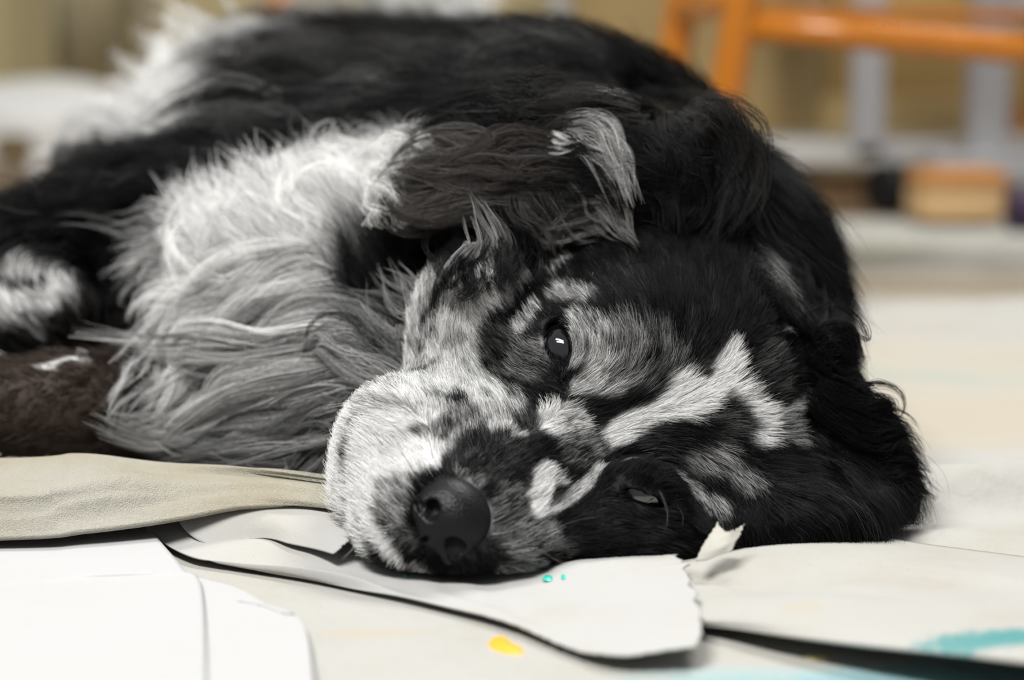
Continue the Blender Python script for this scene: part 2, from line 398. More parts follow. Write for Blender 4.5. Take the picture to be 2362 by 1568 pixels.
# coat pattern, with the sheen of the back painted as paler hair: ([(px, py, radius px), ...], share of white hairs, strength)
W = [
 # body
 ([(990,375,45),(900,440,75),(760,490,90),(600,500,80),(460,530,70),(400,590,55)], .95, 1),
 ([(820,540,70),(700,570,90),(560,590,90)], .85, 1), ([(640,680,70),(540,740,80),(620,800,70)], .30, .9),
 ([(900,860,70),(780,860,90),(640,920,100),(500,940,80)], .10, .9), ([(900,990,60),(760,1010,70)], .10, .8),
 ([(880,600,50),(900,660,60),(850,700,50)], .02, .9), ([(740,440,18)], .2, .7), ([(900,670,70),(850,640,50)], .03, .9),
 ([(1000,80,22),(1060,75,28),(1040,100,20)], .85, .9), ([(1180,210,60),(1050,230,60),(950,250,50)], .10, .7),  # last entry: grey sheen of the back, painted into the hair colour
 ([(1560,220,30)], .2, .6), ([(1300,150,90),(1000,200,90),(800,250,80),(600,300,60)], .05, .8),  # last entry: wider, fainter sheen painted along the back
 ([(60,690,45),(20,690,40),(130,660,35),(40,620,30)], .75, 1), ([(20,655,16),(110,640,12)], .1, .9), ([(70,745,30)], .3, .7),
 ([(430,110,60),(480,190,60)], .7, .8), ([(560,250,40)], .3, .5), ([(230,815,10),(160,830,8),(100,845,6)], .8, .9),  # last entry: cream hair on the leg's top edge, its highlight painted in
 # ear and crown
 ([(1200,350,40),(1100,400,40),(950,410,40),(1000,440,50)], .10, .7), ([(1380,320,16),(1420,370,18),(1450,430,16)], .22, .8),
 ([(1740,580,22),(1770,640,30),(1810,710,22)], .30, .9), ([(1815,745,12),(1808,765,9)], .8, .9),
 # brow, eye rims
 ([(1300,680,30),(1350,690,26)], .42, .8), ([(1330,730,20),(1380,760,26),(1395,820,30),(1370,870,26),(1340,890,18),(1410,890,26)], .54, .9),
 ([(1440,750,28),(1455,810,34),(1450,870,30)], .24, .8), ([(1510,790,44),(1500,860,34),(1560,830,30)], .16, .7),
 ([(1312,880,6),(1300,900,12),(1290,925,10)], .02, .9),
 ([(1328,755,13),(1338,790,14),(1334,835,12)], .50, .85), ([(1240,780,14),(1235,820,12)], .22, .7),
 ([(1235,705,12),(1210,740,16),(1180,775,16)], .60, .9), ([(1190,830,40),(1230,850,30)], .22, .8),
 ([(1312,603,13),(1268,638,10)], .65, .9),
 # cheek and side of the muzzle
 ([(1180,635,30),(1130,665,40),(1070,690,40)], .80, .95), ([(1060,740,44),(1010,790,44),(1060,800,44),(980,830,40)], .60, .95),
 ([(990,880,50),(1060,870,48),(1110,900,40)], .74, .95), ([(1160,930,40),(1120,950,40)], .62, .85),
 ([(990,770,60,.965),(1040,690,50,.97),(950,860,60,.95)], .62, .95), ([(812,1000,80,.905),(800,1080,80,.900),(825,1170,70,.885),(850,1240,50,.870)], .93, 1),
 ([(800,1000,60,.893),(790,1070,60,.890),(815,1160,60,.876),(845,1235,44,.862)], .93, 1), ([(850,955,50,.897),(900,940,50,.90),(950,945,44,.90)], .80, 1), ([(900,965,30),(950,970,26),(1000,965,20)], .78, .95),
 *[([(805,985,50,d_),(788,1060,50,d_),(812,1160,50,d_ - .012),(842,1235,40,d_ - .024)], .93, 1) for d_ in (.884, .904, .914)], *[([(870,945,40,d_),(930,940,40,d_)], .80, 1) for d_ in (.89, .91, .92)],
 *[([(985,770,45,d_),(1020,705,45,d_),(1065,650,40,d_)], .60, .95) for d_ in (.945, .96, .98)], ([(960,850,34),(985,800,30)], .55, .9), *[([(960,800,45,d_),(968,730,45,d_),(1000,665,40,d_)], .60, .95) for d_ in (.938, .952, .966)],
 *[([(850,910,40,d_),(885,890,40,d_),(920,880,30,d_)], .62, .95) for d_ in (.865, .88, .895, .91, .925, .94)], ([(840,935,26),(875,910,26),(920,893,24),(950,905,20)], .72, .95),
 ([(1150,790,34),(1140,830,26)], .05, .9),
 ([(960,940,44),(1020,960,44)], .72, .9), ([(900,985,44),(840,1000,40),(850,1060,50),(920,1060,44),(970,1030,36),(980,1060,26)], .93, 1),
 ([(1190,990,26),(1150,985,20)], .72, .9), ([(1080,950,22),(1000,995,16),(960,995,12)], .14, .8),
 ([(1060,1010,12),(1020,1040,14),(1085,985,14)], .75, .8),
 ([(835,1090,40),(845,1150,34)], .95, 1), ([(890,1180,34),(910,1130,30)], .52, .9), ([(850,1200,20),(880,1250,22),(920,1295,16)], .95, 1),
 ([(920,1215,18),(945,1255,14)], .25, .8), ([(848,1150,5),(885,1225,6),(932,1285,6)], .02, .9), ([(960,1305,16),(1020,1325,16),(1090,1325,16)], .55, .9), ([(1160,1315,22),(1220,1300,22)], .35, .8),
 # nose bridge
 ([(1130,1050,66),(1090,1060,46),(1180,1090,50)], .03, 1), ([(1160,1010,20)], .05, 1), ([(1225,978,30)], .05, 1),
 ([(1060,1085,14),(1100,1110,16)], .20, .8), ([(1180,1160,40),(1170,1210,40)], .18, .8), ([(1210,1250,36),(1250,1230,30)], .32, .8), ([(1290,1270,20)], .14,.8),
 ([(1270,945,22),(1280,985,22),(1300,1000,18)], .86, .95), ([(1320,950,22),(1350,985,16)], .60, .8),
 ([(1330,1040,36),(1380,1020,26)], .20, .8), ([(1260,1090,20),(1245,1140,20),(1240,1185,13)], .90, .95), ([(1295,1105,16)], .6, .8),
 ([(1385,1080,12),(1350,1120,14),(1310,1155,13),(1270,1185,10)], .62, .9), ([(1290,1150,14)], .06, .8),
 # blaze
 ([(1490,965,22),(1450,985,26),(1420,1005,22)], .97, 1), ([(1530,950,26),(1580,925,38),(1620,915,34)], .98, 1), ([(1578,885,28)], .98, 1),
 ([(1650,885,28),(1680,850,28),(1690,812,20),(1690,790,12)], .98, 1), ([(1700,885,26),(1730,930,24),(1765,965,28),(1765,1000,26),(1740,1025,15)], .98, 1),
 ([(1800,960,18),(1835,935,16),(1848,890,10),(1842,850,7)], .85, .95), ([(1860,910,22)], .35, .7), ([(1820,1000,34)], .38, .7),
 ([(1680,970,32),(1665,1000,28)], .07, 1), ([(1795,880,36),(1780,830,36),(1750,860,26),(1800,920,20)], .05, 1), ([(1620,850,20)], .04, 1),
 # left brow
 ([(1510,1030,40),(1560,1000,26)], .03, .9), ([(1610,1070,30),(1660,1060,34)], .30, .8), ([(1600,1140,22),(1640,1170,30)], .36, .8), ([(1720,1120,34)], .28, .8),
 ([(1560,1100,14),(1580,1120,14)], .40, .8), ([(1460,1110,30),(1420,1200,60),(1500,1230,60)], .015, 1),
]
cp, cr, cw, co, ci = [], [], [], [], []
for k, (pts, wv, st) in enumerate(W):
    dense = []
    for (a, b) in zip(pts[:-1], pts[1:]):
        n = max(1, int(math.hypot(b[0] - a[0], b[1] - a[1]) / (0.5 * min(a[2], b[2]) + 1)))
        for i in range(n): dense.append(tuple(a[j] + (b[j] - a[j]) * i / n for j in range(len(a))))
    dense.append(pts[-1])
    for x, y, r, *dep in dense:
        h = (at(x, y, dep[0]),) if dep else hit(x, y)
        if h is None: continue
        cp.append(h[0]); cr.append(r / FPX * depth_of(h[0]) * 1.35); cw.append(wv); co.append(st); ci.append(k)
cp = np.array(cp); cr = np.array(cr); cw = np.array(cw); co = np.array(co); ci = np.array(ci)
def whiteness(P):
    out = np.full(len(P), 0.012)
    for k in range(len(W)):
        m = ci == k
        if not m.any(): continue
        lo = (cp[m] - cr[m][:, None] * 1.5).min(0); hi = (cp[m] + cr[m][:, None] * 1.5).max(0)
        sel = np.nonzero(((P > lo) & (P < hi)).all(1))[0]
        if not len(sel): continue
        q = P[sel]; a = np.zeros(len(sel))
        for c, r in zip(cp[m], cr[m]):
            d = np.sqrt(((q - c) ** 2).sum(1)) / r
            t = np.clip((1.25 - d) / 0.5, 0, 1)
            a = np.maximum(a, t * t * (3 - 2 * t))
        a *= co[m][0]
        out[sel] += (cw[m][0] - out[sel]) * a
    return out
def speckle(P, s):
    """cheap lattice noise in the coat, -1..1"""
    q = P / s
    i = np.floor(q).astype(np.int64); f = q - i; f = f * f * (3 - 2 * f)
    def h(a): 
        v = (a[:, 0] * 73856093) ^ (a[:, 1] * 19349663) ^ (a[:, 2] * 83492791)
        return ((v * 2654435761) % 1000003) / 500001.5 - 1
    r = 0
    for dx in (0, 1):
        for dy in (0, 1):
            for dz in (0, 1):
                wgt = (f[:, 0] if dx else 1 - f[:, 0]) * (f[:, 1] if dy else 1 - f[:, 1]) * (f[:, 2] if dz else 1 - f[:, 2])
                r = r + wgt * h(i + np.array([dx, dy, dz]))
    return r
BROWN = [(*hit(120, 920)[0], .075), (*hit(300, 900)[0], .05), (*hit(20, 900)[0], .06)]
def brownness(P):
    b = np.zeros(len(P))
    for x, y, z, r in BROWN:
        b = np.maximum(b, np.clip(1.3 - np.sqrt(((P - np.array([x, y, z])) ** 2).sum(1)) / r, 0, 1))
    return b
BLACK = np.array([.0020, .0020, .0025]); WHITE = np.array([.935, .935, .92]); BRN = np.array([.042, .028, .021])
def hair_colour(P, jitter=True):
    w = whiteness(P)
    mid = 4 * w * (1 - w)
    w = w + speckle(P, .0050) * .30 * mid + speckle(P, .0018) * .26 * mid
    if jitter: w = w + rng.normal(0, 1, len(P)) * (.03 + .20 * mid) * (w > .02)
    w = np.clip(w, 0.0, 1)
    base = BLACK[None] + (BRN - BLACK)[None] * brownness(P)[:, None]
    c = base + (WHITE[None] - base) * (w ** 1.2)[:, None]
    if jitter: c = c * (1 + rng.normal(0, .16, len(P)))[:, None].clip(.5, 1.6)
    return c.clip(0.0015, .95)

# ---------------------------------------------------------------- guides that follow the surface, hairs that follow the guides
KN = 7
tri = np.concatenate([BF[:, [0, 1, 2]], BF[:, [0, 2, 3]]])
ta = np.cross(BVF[tri[:, 1]] - BVF[tri[:, 0]], BVF[tri[:, 2]] - BVF[tri[:, 0]])
tarea = np.linalg.norm(ta, axis=1) / 2
tcen = BVF[tri].mean(1); tn = ta / (np.linalg.norm(ta, axis=1, keepdims=True) + 1e-12)
view = CO - tcen; vd = np.linalg.norm(view, axis=1, keepdims=True)
facing = (tn * view / vd).sum(1)
tpx = px_of(tcen)
inframe = (tpx[:, 0] > -800) & (tpx[:, 0] < 2500) & (tpx[:, 1] > -200)
headness = np.clip((0.185 - np.linalg.norm(tcen - hw(-0.02, 0, -0.03), axis=1)) / 0.03, 0, 1)
nose_d = np.linalg.norm((tcen - NOSE_C) @ HM.T / np.array([.0155, .0182, .0160]), axis=1)
eye_d = np.minimum(np.linalg.norm(tcen - EYE_C[-1], axis=1), np.linalg.norm(tcen - EYE_C[1], axis=1))
bald = (nose_d < 0.90) | (eye_d < EYE_R + .0012) | (tcen[:, 2] < .0055)
wbase = tarea * np.where(facing > -0.35, 1.0, 0.25) * inframe * (~bald)
def sample(n, w):
    c = np.cumsum(w); c /= c[-1]
    t = np.searchsorted(c, rng.random(n))
    u = rng.random((n, 2)); s = u.sum(1) > 1; u[s] = 1 - u[s]
    b = np.stack([1 - u.sum(1), u[:, 0], u[:, 1]], -1)
    P = (BVF[tri[t]] * b[..., None]).sum(1); N = (BN[tri[t]] * b[..., None]).sum(1)
    return P, N / (np.linalg.norm(N, axis=1, keepdims=True) + 1e-9)
def grow_guides(P, N):
    n = len(P)
    D, A = flow(P)
    ed = np.minimum(np.linalg.norm(P - EYE_C[-1], axis=1), np.linalg.norm(P - EYE_C[1], axis=1))
    L = A[:, 0] * rng.uniform(.8, 1.2, n) * np.clip((ed - .010) / .012, .28, 1); lift = A[:, 1]; wave = A[:, 2]
    C = np.empty((n, KN, 3)); C[:, 0] = P
    ph = rng.uniform(0, 6.28, n); cur = P.copy(); nor = N.copy()
    for k in range(1, KN):
        s = k / (KN - 1)
        T = D - nor * (D * nor).sum(1)[:, None]
        T /= np.linalg.norm(T, axis=1, keepdims=True) + 1e-9
        B = np.cross(nor, T)
        ang = wave * .75 * np.sin(ph + s * 5.0)
        T = T * np.cos(ang)[:, None] + B * np.sin(ang)[:, None]
        trial = cur + T * (L / (KN - 1))[:, None]
        for i in range(n):
            loc, no, _, _ = BVH.find_nearest(Vector(trial[i]))
            cur[i] = loc; nor[i] = no
        hgt = L * lift * (1 - (1 - s) ** 1.8)
        C[:, k] = cur + nor * hgt[:, None]
        D, _ = flow(cur)
    return C, A
def make_fur(name, nguide, nhair, wgt, radius, clump, spread, parent, mat, lenj=.25):
    from mathutils.kdtree import KDTree
    GP, GN = sample(nguide, wgt)
    G, A = grow_guides(GP, GN)
    kd = KDTree(nguide)
    for i, p in enumerate(GP): kd.insert(Vector(p), i)
    kd.balance()
    P, N = sample(nhair, wgt)
    idx = np.zeros((nhair, 3), np.int64); dd = np.zeros((nhair, 3))
    for i in range(nhair):
        r = kd.find_n(P[i], 3)
        for j in range(3): idx[i, j] = r[j][1]; dd[i, j] = r[j][2]
    ok = (GN[idx] * N[:, None]).sum(-1) > 0.1
    w = 1 / (dd + 3e-4) ** 2 * (ok + 1e-4); w /= w.sum(1, keepdims=True)
    rel = G - G[:, :1]
    S = (rel[idx] * w[..., None, None]).sum(1)                    # blended shape
    S *= (1 + rng.normal(0, lenj, nhair)).clip(.35, 1.6)[:, None, None]
    s = np.linspace(0, 1, KN)
    C = P[:, None] + S
    # clump towards the nearest guide
    g0 = G[idx[:, 0]]
    cl = clump * rng.uniform(.5, 1, nhair)[:, None] * ok[:, :1]
    C = C + (g0 - C) * (cl * s[None] ** 1.3)[..., None]
    # stray
    Ls = np.linalg.norm(S[:, -1], axis=1)
    j1 = rng.normal(0, 1, (nhair, 3)); j2 = rng.normal(0, 1, (nhair, 3))
    C = C + (j1[:, None] * (s ** 1.5)[None, :, None] + .5 * j2[:, None] * np.sin(s * 5)[None, :, None] * s[None, :, None]) * (Ls * spread)[:, None, None]
    C[..., 2] = np.maximum(C[..., 2], .004)
    col = hair_colour(C[:, 3])
    prof = np.array([1, 1, .95, .85, .7, .5, .18])
    R = radius * rng.uniform(.7, 1.2, nhair)[:, None] * prof[None]
    return add_curves(name, C, R, col, parent, mat)
def add_curves(name, C, R, col, parent, mat):
    n, k, _ = C.shape
    hc = bpy.data.hair_curves.new(name)
    hc.add_curves([k] * n)
    hc.attributes['position'].data.foreach_set('vector', np.ascontiguousarray(C, np.float32).ravel())
    ra = hc.attributes.get('radius') or hc.attributes.new('radius', 'FLOAT', 'POINT')
    ra.data.foreach_set('value', np.ascontiguousarray(R, np.float32).ravel())
    ca = hc.attributes.new('hair_colour', 'FLOAT_COLOR', 'CURVE')
    ca.data.foreach_set('color', np.concatenate([col, np.ones((n, 1))], 1).astype(np.float32).ravel())
    hc.materials.append(mat)
    o = bpy.data.objects.new(name, hc); COL.objects.link(o)
    o.parent = parent
    o.matrix_parent_inverse = Matrix.Translation(-Vector(parent.location))
    return o
def hair_material():
    m = bpy.data.materials.new('dog hair'); m.use_nodes = True
    nt = m.node_tree; b = nt.nodes['Principled BSDF']
    a = nt.nodes.new('ShaderNodeAttribute'); a.attribute_name = 'hair_colour'
    nt.links.new(a.outputs['Color'], b.inputs['Base Color'])
    b.inputs['Roughness'].default_value = .36
    b.inputs['Specular IOR Level'].default_value = .13
    t = nt.nodes.new('ShaderNodeBsdfTranslucent'); nt.links.new(a.outputs['Color'], t.inputs[0])
    mx = nt.nodes.new('ShaderNodeMixShader'); mx.inputs[0].default_value = .25
    nt.links.new(b.outputs[0], mx.inputs[1]); nt.links.new(t.outputs[0], mx.inputs[2])
    nt.links.new(mx.outputs[0], nt.nodes['Material Output'].inputs['Surface'])
    return m
def skin_material():
    m = bpy.data.materials.new('dog skin'); m.use_nodes = True
    nt = m.node_tree; b = nt.nodes['Principled BSDF']
    a = nt.nodes.new('ShaderNodeAttribute'); a.attribute_name = 'coat'
    nt.links.new(a.outputs['Color'], b.inputs['Base Color'])
    b.inputs['Roughness'].default_value = .7; b.inputs['Specular IOR Level'].default_value = .2
    return m
HAIR = hair_material(); SKIN = skin_material()
dog = empty('dog', (0.0, 1.1, 0.0))
tag(dog, 'black and white long-haired dog lying on its side, one eye half open', 'dog')
body = link_mesh('body', BV, BF, SKIN, dog)
ca = body.data.attributes.new('coat', 'FLOAT_COLOR', 'POINT')
bc = hair_colour(BVF, False) * .85
ca.data.foreach_set('color', np.concatenate([bc, np.ones((len(bc), 1))], 1).astype(np.float32).ravel())

_t0 = time.time()
def catmull(pts, n):
    p = np.asarray(pts, float)
    p = np.concatenate([[2 * p[0] - p[1]], p, [2 * p[-1] - p[-2]]])
    m = len(p) - 3
    t = np.linspace(0, m - 1e-6, n); i = t.astype(int); f = (t - i)[:, None]
    a, b, c, d = p[i], p[i + 1], p[i + 2], p[i + 3]
    return .5 * (2 * b + (c - a) * f + (2 * a - 5 * b + 4 * c - d) * f ** 2 + (3 * b - a - 3 * c + d) * f ** 3)
LK = 12
lock_C, lock_R, lock_col = {}, {}, {}
def lock(part, pts, n, width, w, lift=(.004, .014), depth=None, rad=.00016, copies=1, jit=14, brown=0., tip=.6, wj=.10, wave=.35, mind=0.):
    n = int(n * 1.5); rad = rad * .68
    """a lock of long hair: pts are photograph positions along it, root first; it lies on the coat, lifted"""
    for c in range(copies):
        q = np.array(pts, float)
        if c: q = q + rng.normal(0, jit, q.shape) * np.linspace(.6, 1.3, len(q))[:, None] + rng.normal(0, jit * .8, 2)
        base = []
        last = depth
        for k, (x, y) in enumerate(q):
            h = hit(x, y) if depth is None else None
            d = depth_of(h[0]) if h is not None else (last if last is not None else 1.0)
            d = max(d, mind)
            if last is not None and depth is None: d = min(d, last + .012)
            last = d
            f = k / (len(q) - 1)
            base.append(at(x, y, d - (lift[0] + (lift[1] - lift[0]) * f)))
        path = catmull(base, 40)
        T = np.gradient(path, axis=0); T /= np.linalg.norm(T, axis=1, keepdims=True)
        side = np.cross(T, -CF); side /= np.linalg.norm(side, axis=1, keepdims=True)
        up = np.cross(side, T)
        nc = max(4, n // 16)
        coff = rng.normal(0, 1.1, (nc, 2)); cw_ = rng.normal(0, .13, nc); cph = rng.uniform(0, 6.28, nc); cl = rng.uniform(.75, 1.0, nc); cs = rng.uniform(0, .28, nc)
        k = rng.integers(0, nc, n)
        e = (cl[k] * rng.uniform(.8, 1.05, n)).clip(0, 1); s0 = cs[k] * rng.uniform(.3, 1, n)
        S = s0[:, None] + (e - s0)[:, None] * np.linspace(0, 1, LK)[None]
        u = S * 39; i = u.astype(int).clip(0, 38); f = (u - i)[..., None]
        ctr = path[i] * (1 - f) + path[i + 1] * f
        sd = side[i]; uu = up[i]
        prof = (.55 + .45 * np.sin(np.pi * np.clip(S * 1.1, 0, 1))) * (1 - (1 - tip) * S)
        own = rng.normal(0, .55, (n, 2)) 
        a = coff[k][:, None, :] * prof[..., None] + own[:, None, :] * (prof * (1 - .75 * np.linspace(0, 1, LK) ** 1.2))[..., None] * .55
        wv = np.sin(cph[k][:, None] + S * 8 + c) * wave * np.clip(S * 2, 0, 1) + rng.normal(0, .12, (n, 1)) * np.sin(S * 14 + rng.uniform(0, 6, (n, 1)))
        C = ctr + sd * ((a[..., 0] + wv) * width)[..., None] + uu * (a[..., 1] * width * .5)[..., None]
        C[..., 2] = np.maximum(C[..., 2], .004)
        R = rad * rng.uniform(.6, 1.2, (n, 1)) * np.interp(np.linspace(0, 1, LK), [0, .6, 1], [1, .85, .2])[None]
        ww = np.clip(w + rng.normal(0, wj, n) + cw_[k] * min(1, w * 3), 0, 1)
        col = BLACK + (BRN - BLACK) * brown + (WHITE - BLACK - (BRN - BLACK) * brown) * (ww ** 1.2)[:, None]
        lock_C.setdefault(part, []).append(C); lock_R.setdefault(part, []).append(R); lock_col.setdefault(part, []).append(col)

# ---- throat and chest ruff
RUFF = [
 ([(950,890),(830,860),(700,850),(560,880),(470,950),(360,990),(240,955)], 180, .007, .66, 2),
 ([(950,895),(830,875),(690,880),(560,930),(450,980),(330,985),(215,940)], 150, .006, .56, 2),
 ([(950,870),(840,800),(730,770),(600,790),(470,775),(330,790),(160,765)], 130, .006, .55, 2),
 ([(940,905),(800,930),(650,980),(520,1020),(420,1030),(330,1040)], 120, .006, .36, 2),
 ([(930,920),(820,980),(690,1030),(560,1050),(470,1045),(400,1030)], 100, .006, .26, 2),
 ([(930,935),(850,1000),(750,1050),(640,1085),(560,1080)], 90, .006, .22, 2),
 ([(920,940),(860,1010),(800,1060),(720,1095)], 80, .006, .20, 2),
 ([(975,850),(930,780),(870,720),(790,660)], 90, .006, .20, 2),
 ([(988,840),(985,750),(950,685),(880,610)], 120, .006, .30, 2),
 ([(975,860),(880,790),(800,740),(740,680)], 100, .006, .26, 2),
 ([(960,880),(860,830),(760,800),(680,790)], 120, .007, .36, 2),
 ([(720,600),(600,640),(500,680),(400,720),(330,790)], 190, .008, .86, 2),
 ([(760,640),(640,680),(530,730),(450,800),(400,890),(330,950)], 190, .008, .80, 3),
 ([(800,700),(680,730),(560,790),(480,880),(400,950),(280,975)], 170, .008, .72, 2),
 ([(700,560),(560,600),(450,650),(370,680),(310,740)], 170, .008, .88, 2),
 ([(860,740),(740,740),(640,790),(560,860),(470,900)], 150, .008, .60, 2),
 ([(880,900),(800,960),(740,1000),(660,1040),(600,1100)], 80, .006, .20, 2),
 ([(470,560),(400,560),(340,575),(280,600)], 90, .008, .55, 2), ([(470,600),(390,630),(330,680),(290,740)], 90, .008, .55, 2), ([(460,520),(380,510),(310,520),(230,500)], 60, .007, .35, 2),
 ([(420,860),(330,850),(280,900),(240,990)], 40, .006, .45, 2), ([(400,900),(340,870),(300,800),(240,800)], 40, .006, .45, 2),
]
for pts, n, w, wh, c in RUFF: lock('chest_ruff', pts, n, w, wh, (.008, .026), copies=c, jit=22, wave=.5, mind=.965)
# white chest hair lifting at its upper edge
for x in range(430, 950, 40):
    f = (x - 430) / 520.
    yt = 480 - f * 130; y0 = yt + 190 - f * 50
    lock('chest_ruff', [(x + 70, y0), (x + 40, y0 - 60), (x + 5, yt + 30), (x - 15, yt - 5)], 120, .011, .92, (.006, .020), copies=2, jit=18, wj=.06, wave=.5)
    lock('chest_ruff', [(x + 20, yt + 60), (x, yt), (x - 12, yt - 50), (x - 5, yt - 85)], 16, .006, .7, (.010, .028), copies=2, jit=18, wj=.08)
lock('chest_ruff', [(1020,385),(960,372),(900,362),(850,360)], 110, .008, .92, (.006, .016), copies=2, jit=10)
for k in range(10):
    x = rng.uniform(560, 900); y = rng.uniform(440, 600) - (x - 560) * .12
    lock('chest_ruff', [(x + 60, y + 10), (x + 20, y - 25), (x - 30, y - 20), (x - 70, y + 15)], 110, .009, .93, (.010, .020), copies=1, wj=.05, wave=.2)
# ---- upper ear
EARL = [
 ([(1290,425),(1130,400),(990,395),(870,410)], 220, .007, .11, .9, 3), ([(1240,460),(1080,440),(960,465),(895,440)], 200, .007, .07, .9, 3),
 ([(1330,380),(1200,360),(1110,370),(1010,395)], 220, .008, .06, .7, 3), ([(1480,300),(1350,290),(1240,310),(1130,350)], 220, .008, .05, .3, 3),
 ([(1250,300),(1340,305),(1420,370),(1462,480)], 200, .0055, .40, .3, 1), ([(1220,310),(1300,360),(1400,420),(1450,500)], 70, .005, .22, .5, 2),
 ([(1190,288),(1260,308),(1330,325)], 90, .003, .72, 0, 2), ([(1340,228),(1390,220),(1440,238)], 120, .003, .80, 0, 2),
 ([(1270,390),(1310,460),(1350,520),(1400,545)], 110, .004, .14, .7, 2), ([(1330,440),(1390,480),(1430,530),(1470,565)], 110, .004, .14, .7, 2),
 ([(1180,420),(1220,480),(1250,540),(1290,570)], 160, .006, .07, .4, 2), ([(1420,520),(1340,535),(1280,550),(1230,575)], 90, .004, .12, .7, 2),
 ([(1500,240),(1570,300),(1610,390),(1600,500)], 260, .009, .025, .1, 3), ([(1560,260),(1640,340),(1680,440),(1660,540)], 240, .009, .025, .1, 3),
 ([(1480,300),(1540,380),(1560,460),(1540,560)], 260, .009, .008, 0, 3),
]
for pts, n, w, wh, br, c in EARL: lock('upper_ear_fringe', pts, n, w, wh, (.007, .024) if pts[-1][0] < 1100 else (.006, .012), copies=c, jit=13, brown=br * .6, rad=.00014, wj=min(.06, wh * .6))
lock('upper_ear_fringe', [(1285,295),(1350,305),(1420,365),(1462,478)], 170, .0050, .52, (.010, .018), copies=2, jit=8, brown=.2, rad=.00014, wj=.14)
# cheek lock and dark curtain under the ear
lock('chest_ruff', [(1062,720),(1072,655),(1125,595),(1142,545),(1112,485),(1085,440)], 90, .0036, .34, (.0, .008), copies=2, jit=5, rad=.00013, depth=.932, wave=.25, wj=.14)
for x in (1000, 1060, 960, 1180, 920):
    lock('chest_ruff', [(x, 450), (x - 10, 540), (x - 5, 620), (x - 15, 700)], 180, .009, .005, (.004, .012), copies=2, jit=14, wj=.006)
# ---- lower ear, resting on the floor
for pts in ([(1900,880),(1960,930),(2030,950),(2085,960)], [(1920,940),(2000,985),(2070,990),(2105,1010)], [(1930,1000),(2020,1050),(2085,1060),(2120,1090)],
            [(1940,1050),(2020,1100),(2090,1115),(2150,1108)], [(1940,1100),(2010,1150),(2060,1200),(2075,1180)], [(1930,1140),(1980,1190),(2030,1220),(2050,1238)],
            [(1900,1150),(1950,1200),(2000,1235),(2030,1240)], [(1890,800),(1930,800),(1955,815),(1968,840)], [(1870,1120),(1900,1200),(1940,1240),(1960,1255)]):
    lock('lower_ear_fringe', pts, 260, .0052, .004, (.002, .006), depth=.935, copies=3, jit=13, wj=.006, rad=.00014, tip=.7, wave=.12)
lock('lower_ear_fringe', [(1960,1180),(1975,1210),(1985,1250)], 80, .004, .25, (.002, .006), depth=.925, copies=2, jit=8, brown=.5)
# ---- neck and back outline
for pts in ([(1640,280),(1720,380),(1790,500),(1840,600)], [(1760,450),(1830,560),(1880,680),(1910,790)], [(1700,420),(1780,540),(1830,640),(1850,740)], [(1800,520),(1860,640),(1900,760),(1915,840)]):
    lock('neck_fringe', pts, 220, .006, .03, (.004, .012), copies=3, jit=14, wj=.03, wave=.15)
for k in range(26):
    x = rng.uniform(450, 1230); y = rng.uniform(120, 330)
    lock('back_hair', [(x + 200, y + rng.uniform(-20, 10)), (x + 60, y + rng.uniform(-20, 15)), (x - 60, y), (x - 170, y + rng.uniform(5, 45))], 150, .012, rng.choice([.005, .02, .06, .12]), (.006, .012), wj=.04, rad=.0002, wave=.12)
# ---- pale feathering of the hind leg and tail, far back
for pts, wh, dep in (([(560,270),(490,190),(430,110),(350,50)], .72, 1.50), ([(520,300),(440,220),(390,150),(330,100)], .70, 1.50), ([(640,250),(600,170),(550,100),(500,80)], .60, 1.52),
    ([(470,330),(400,260),(360,190),(320,150)], .68, 1.48), ([(440,360),(370,300),(310,240),(230,200)], .72, 1.45), ([(400,390),(330,330),(270,270),(210,230)], .70, 1.42), ([(360,400),(290,350),(240,300),(190,290)], .66, 1.40),
    ([(720,220),(680,140),(640,80),(600,60)], .36, 1.55), ([(800,180),(770,100),(740,40),(710,0)], .34, 1.58), ([(880,140),(850,80),(830,20),(800,-30)], .40, 1.6), ([(1000,100),(960,50),(930,10),(900,-40)], .62, 1.6), ([(1080,90),(1040,60),(1010,20),(980,-20)], .62, 1.6),
    ([(250,430),(210,410),(190,380),(180,350)], .04, 1.36), ([(200,450),(170,430),(160,400)], .06, 1.34), ([(270,430),(240,390),(225,360)], .5, 1.36),
    ([(600,260),(530,230),(480,180),(450,140)], .55, 1.5)):
    lock('hind_feathering', pts, 40, .020, min(.95, wh * 1.25), (0, .01), depth=dep, copies=4, jit=22, rad=.0004, wj=.08, tip=.7, wave=.2)

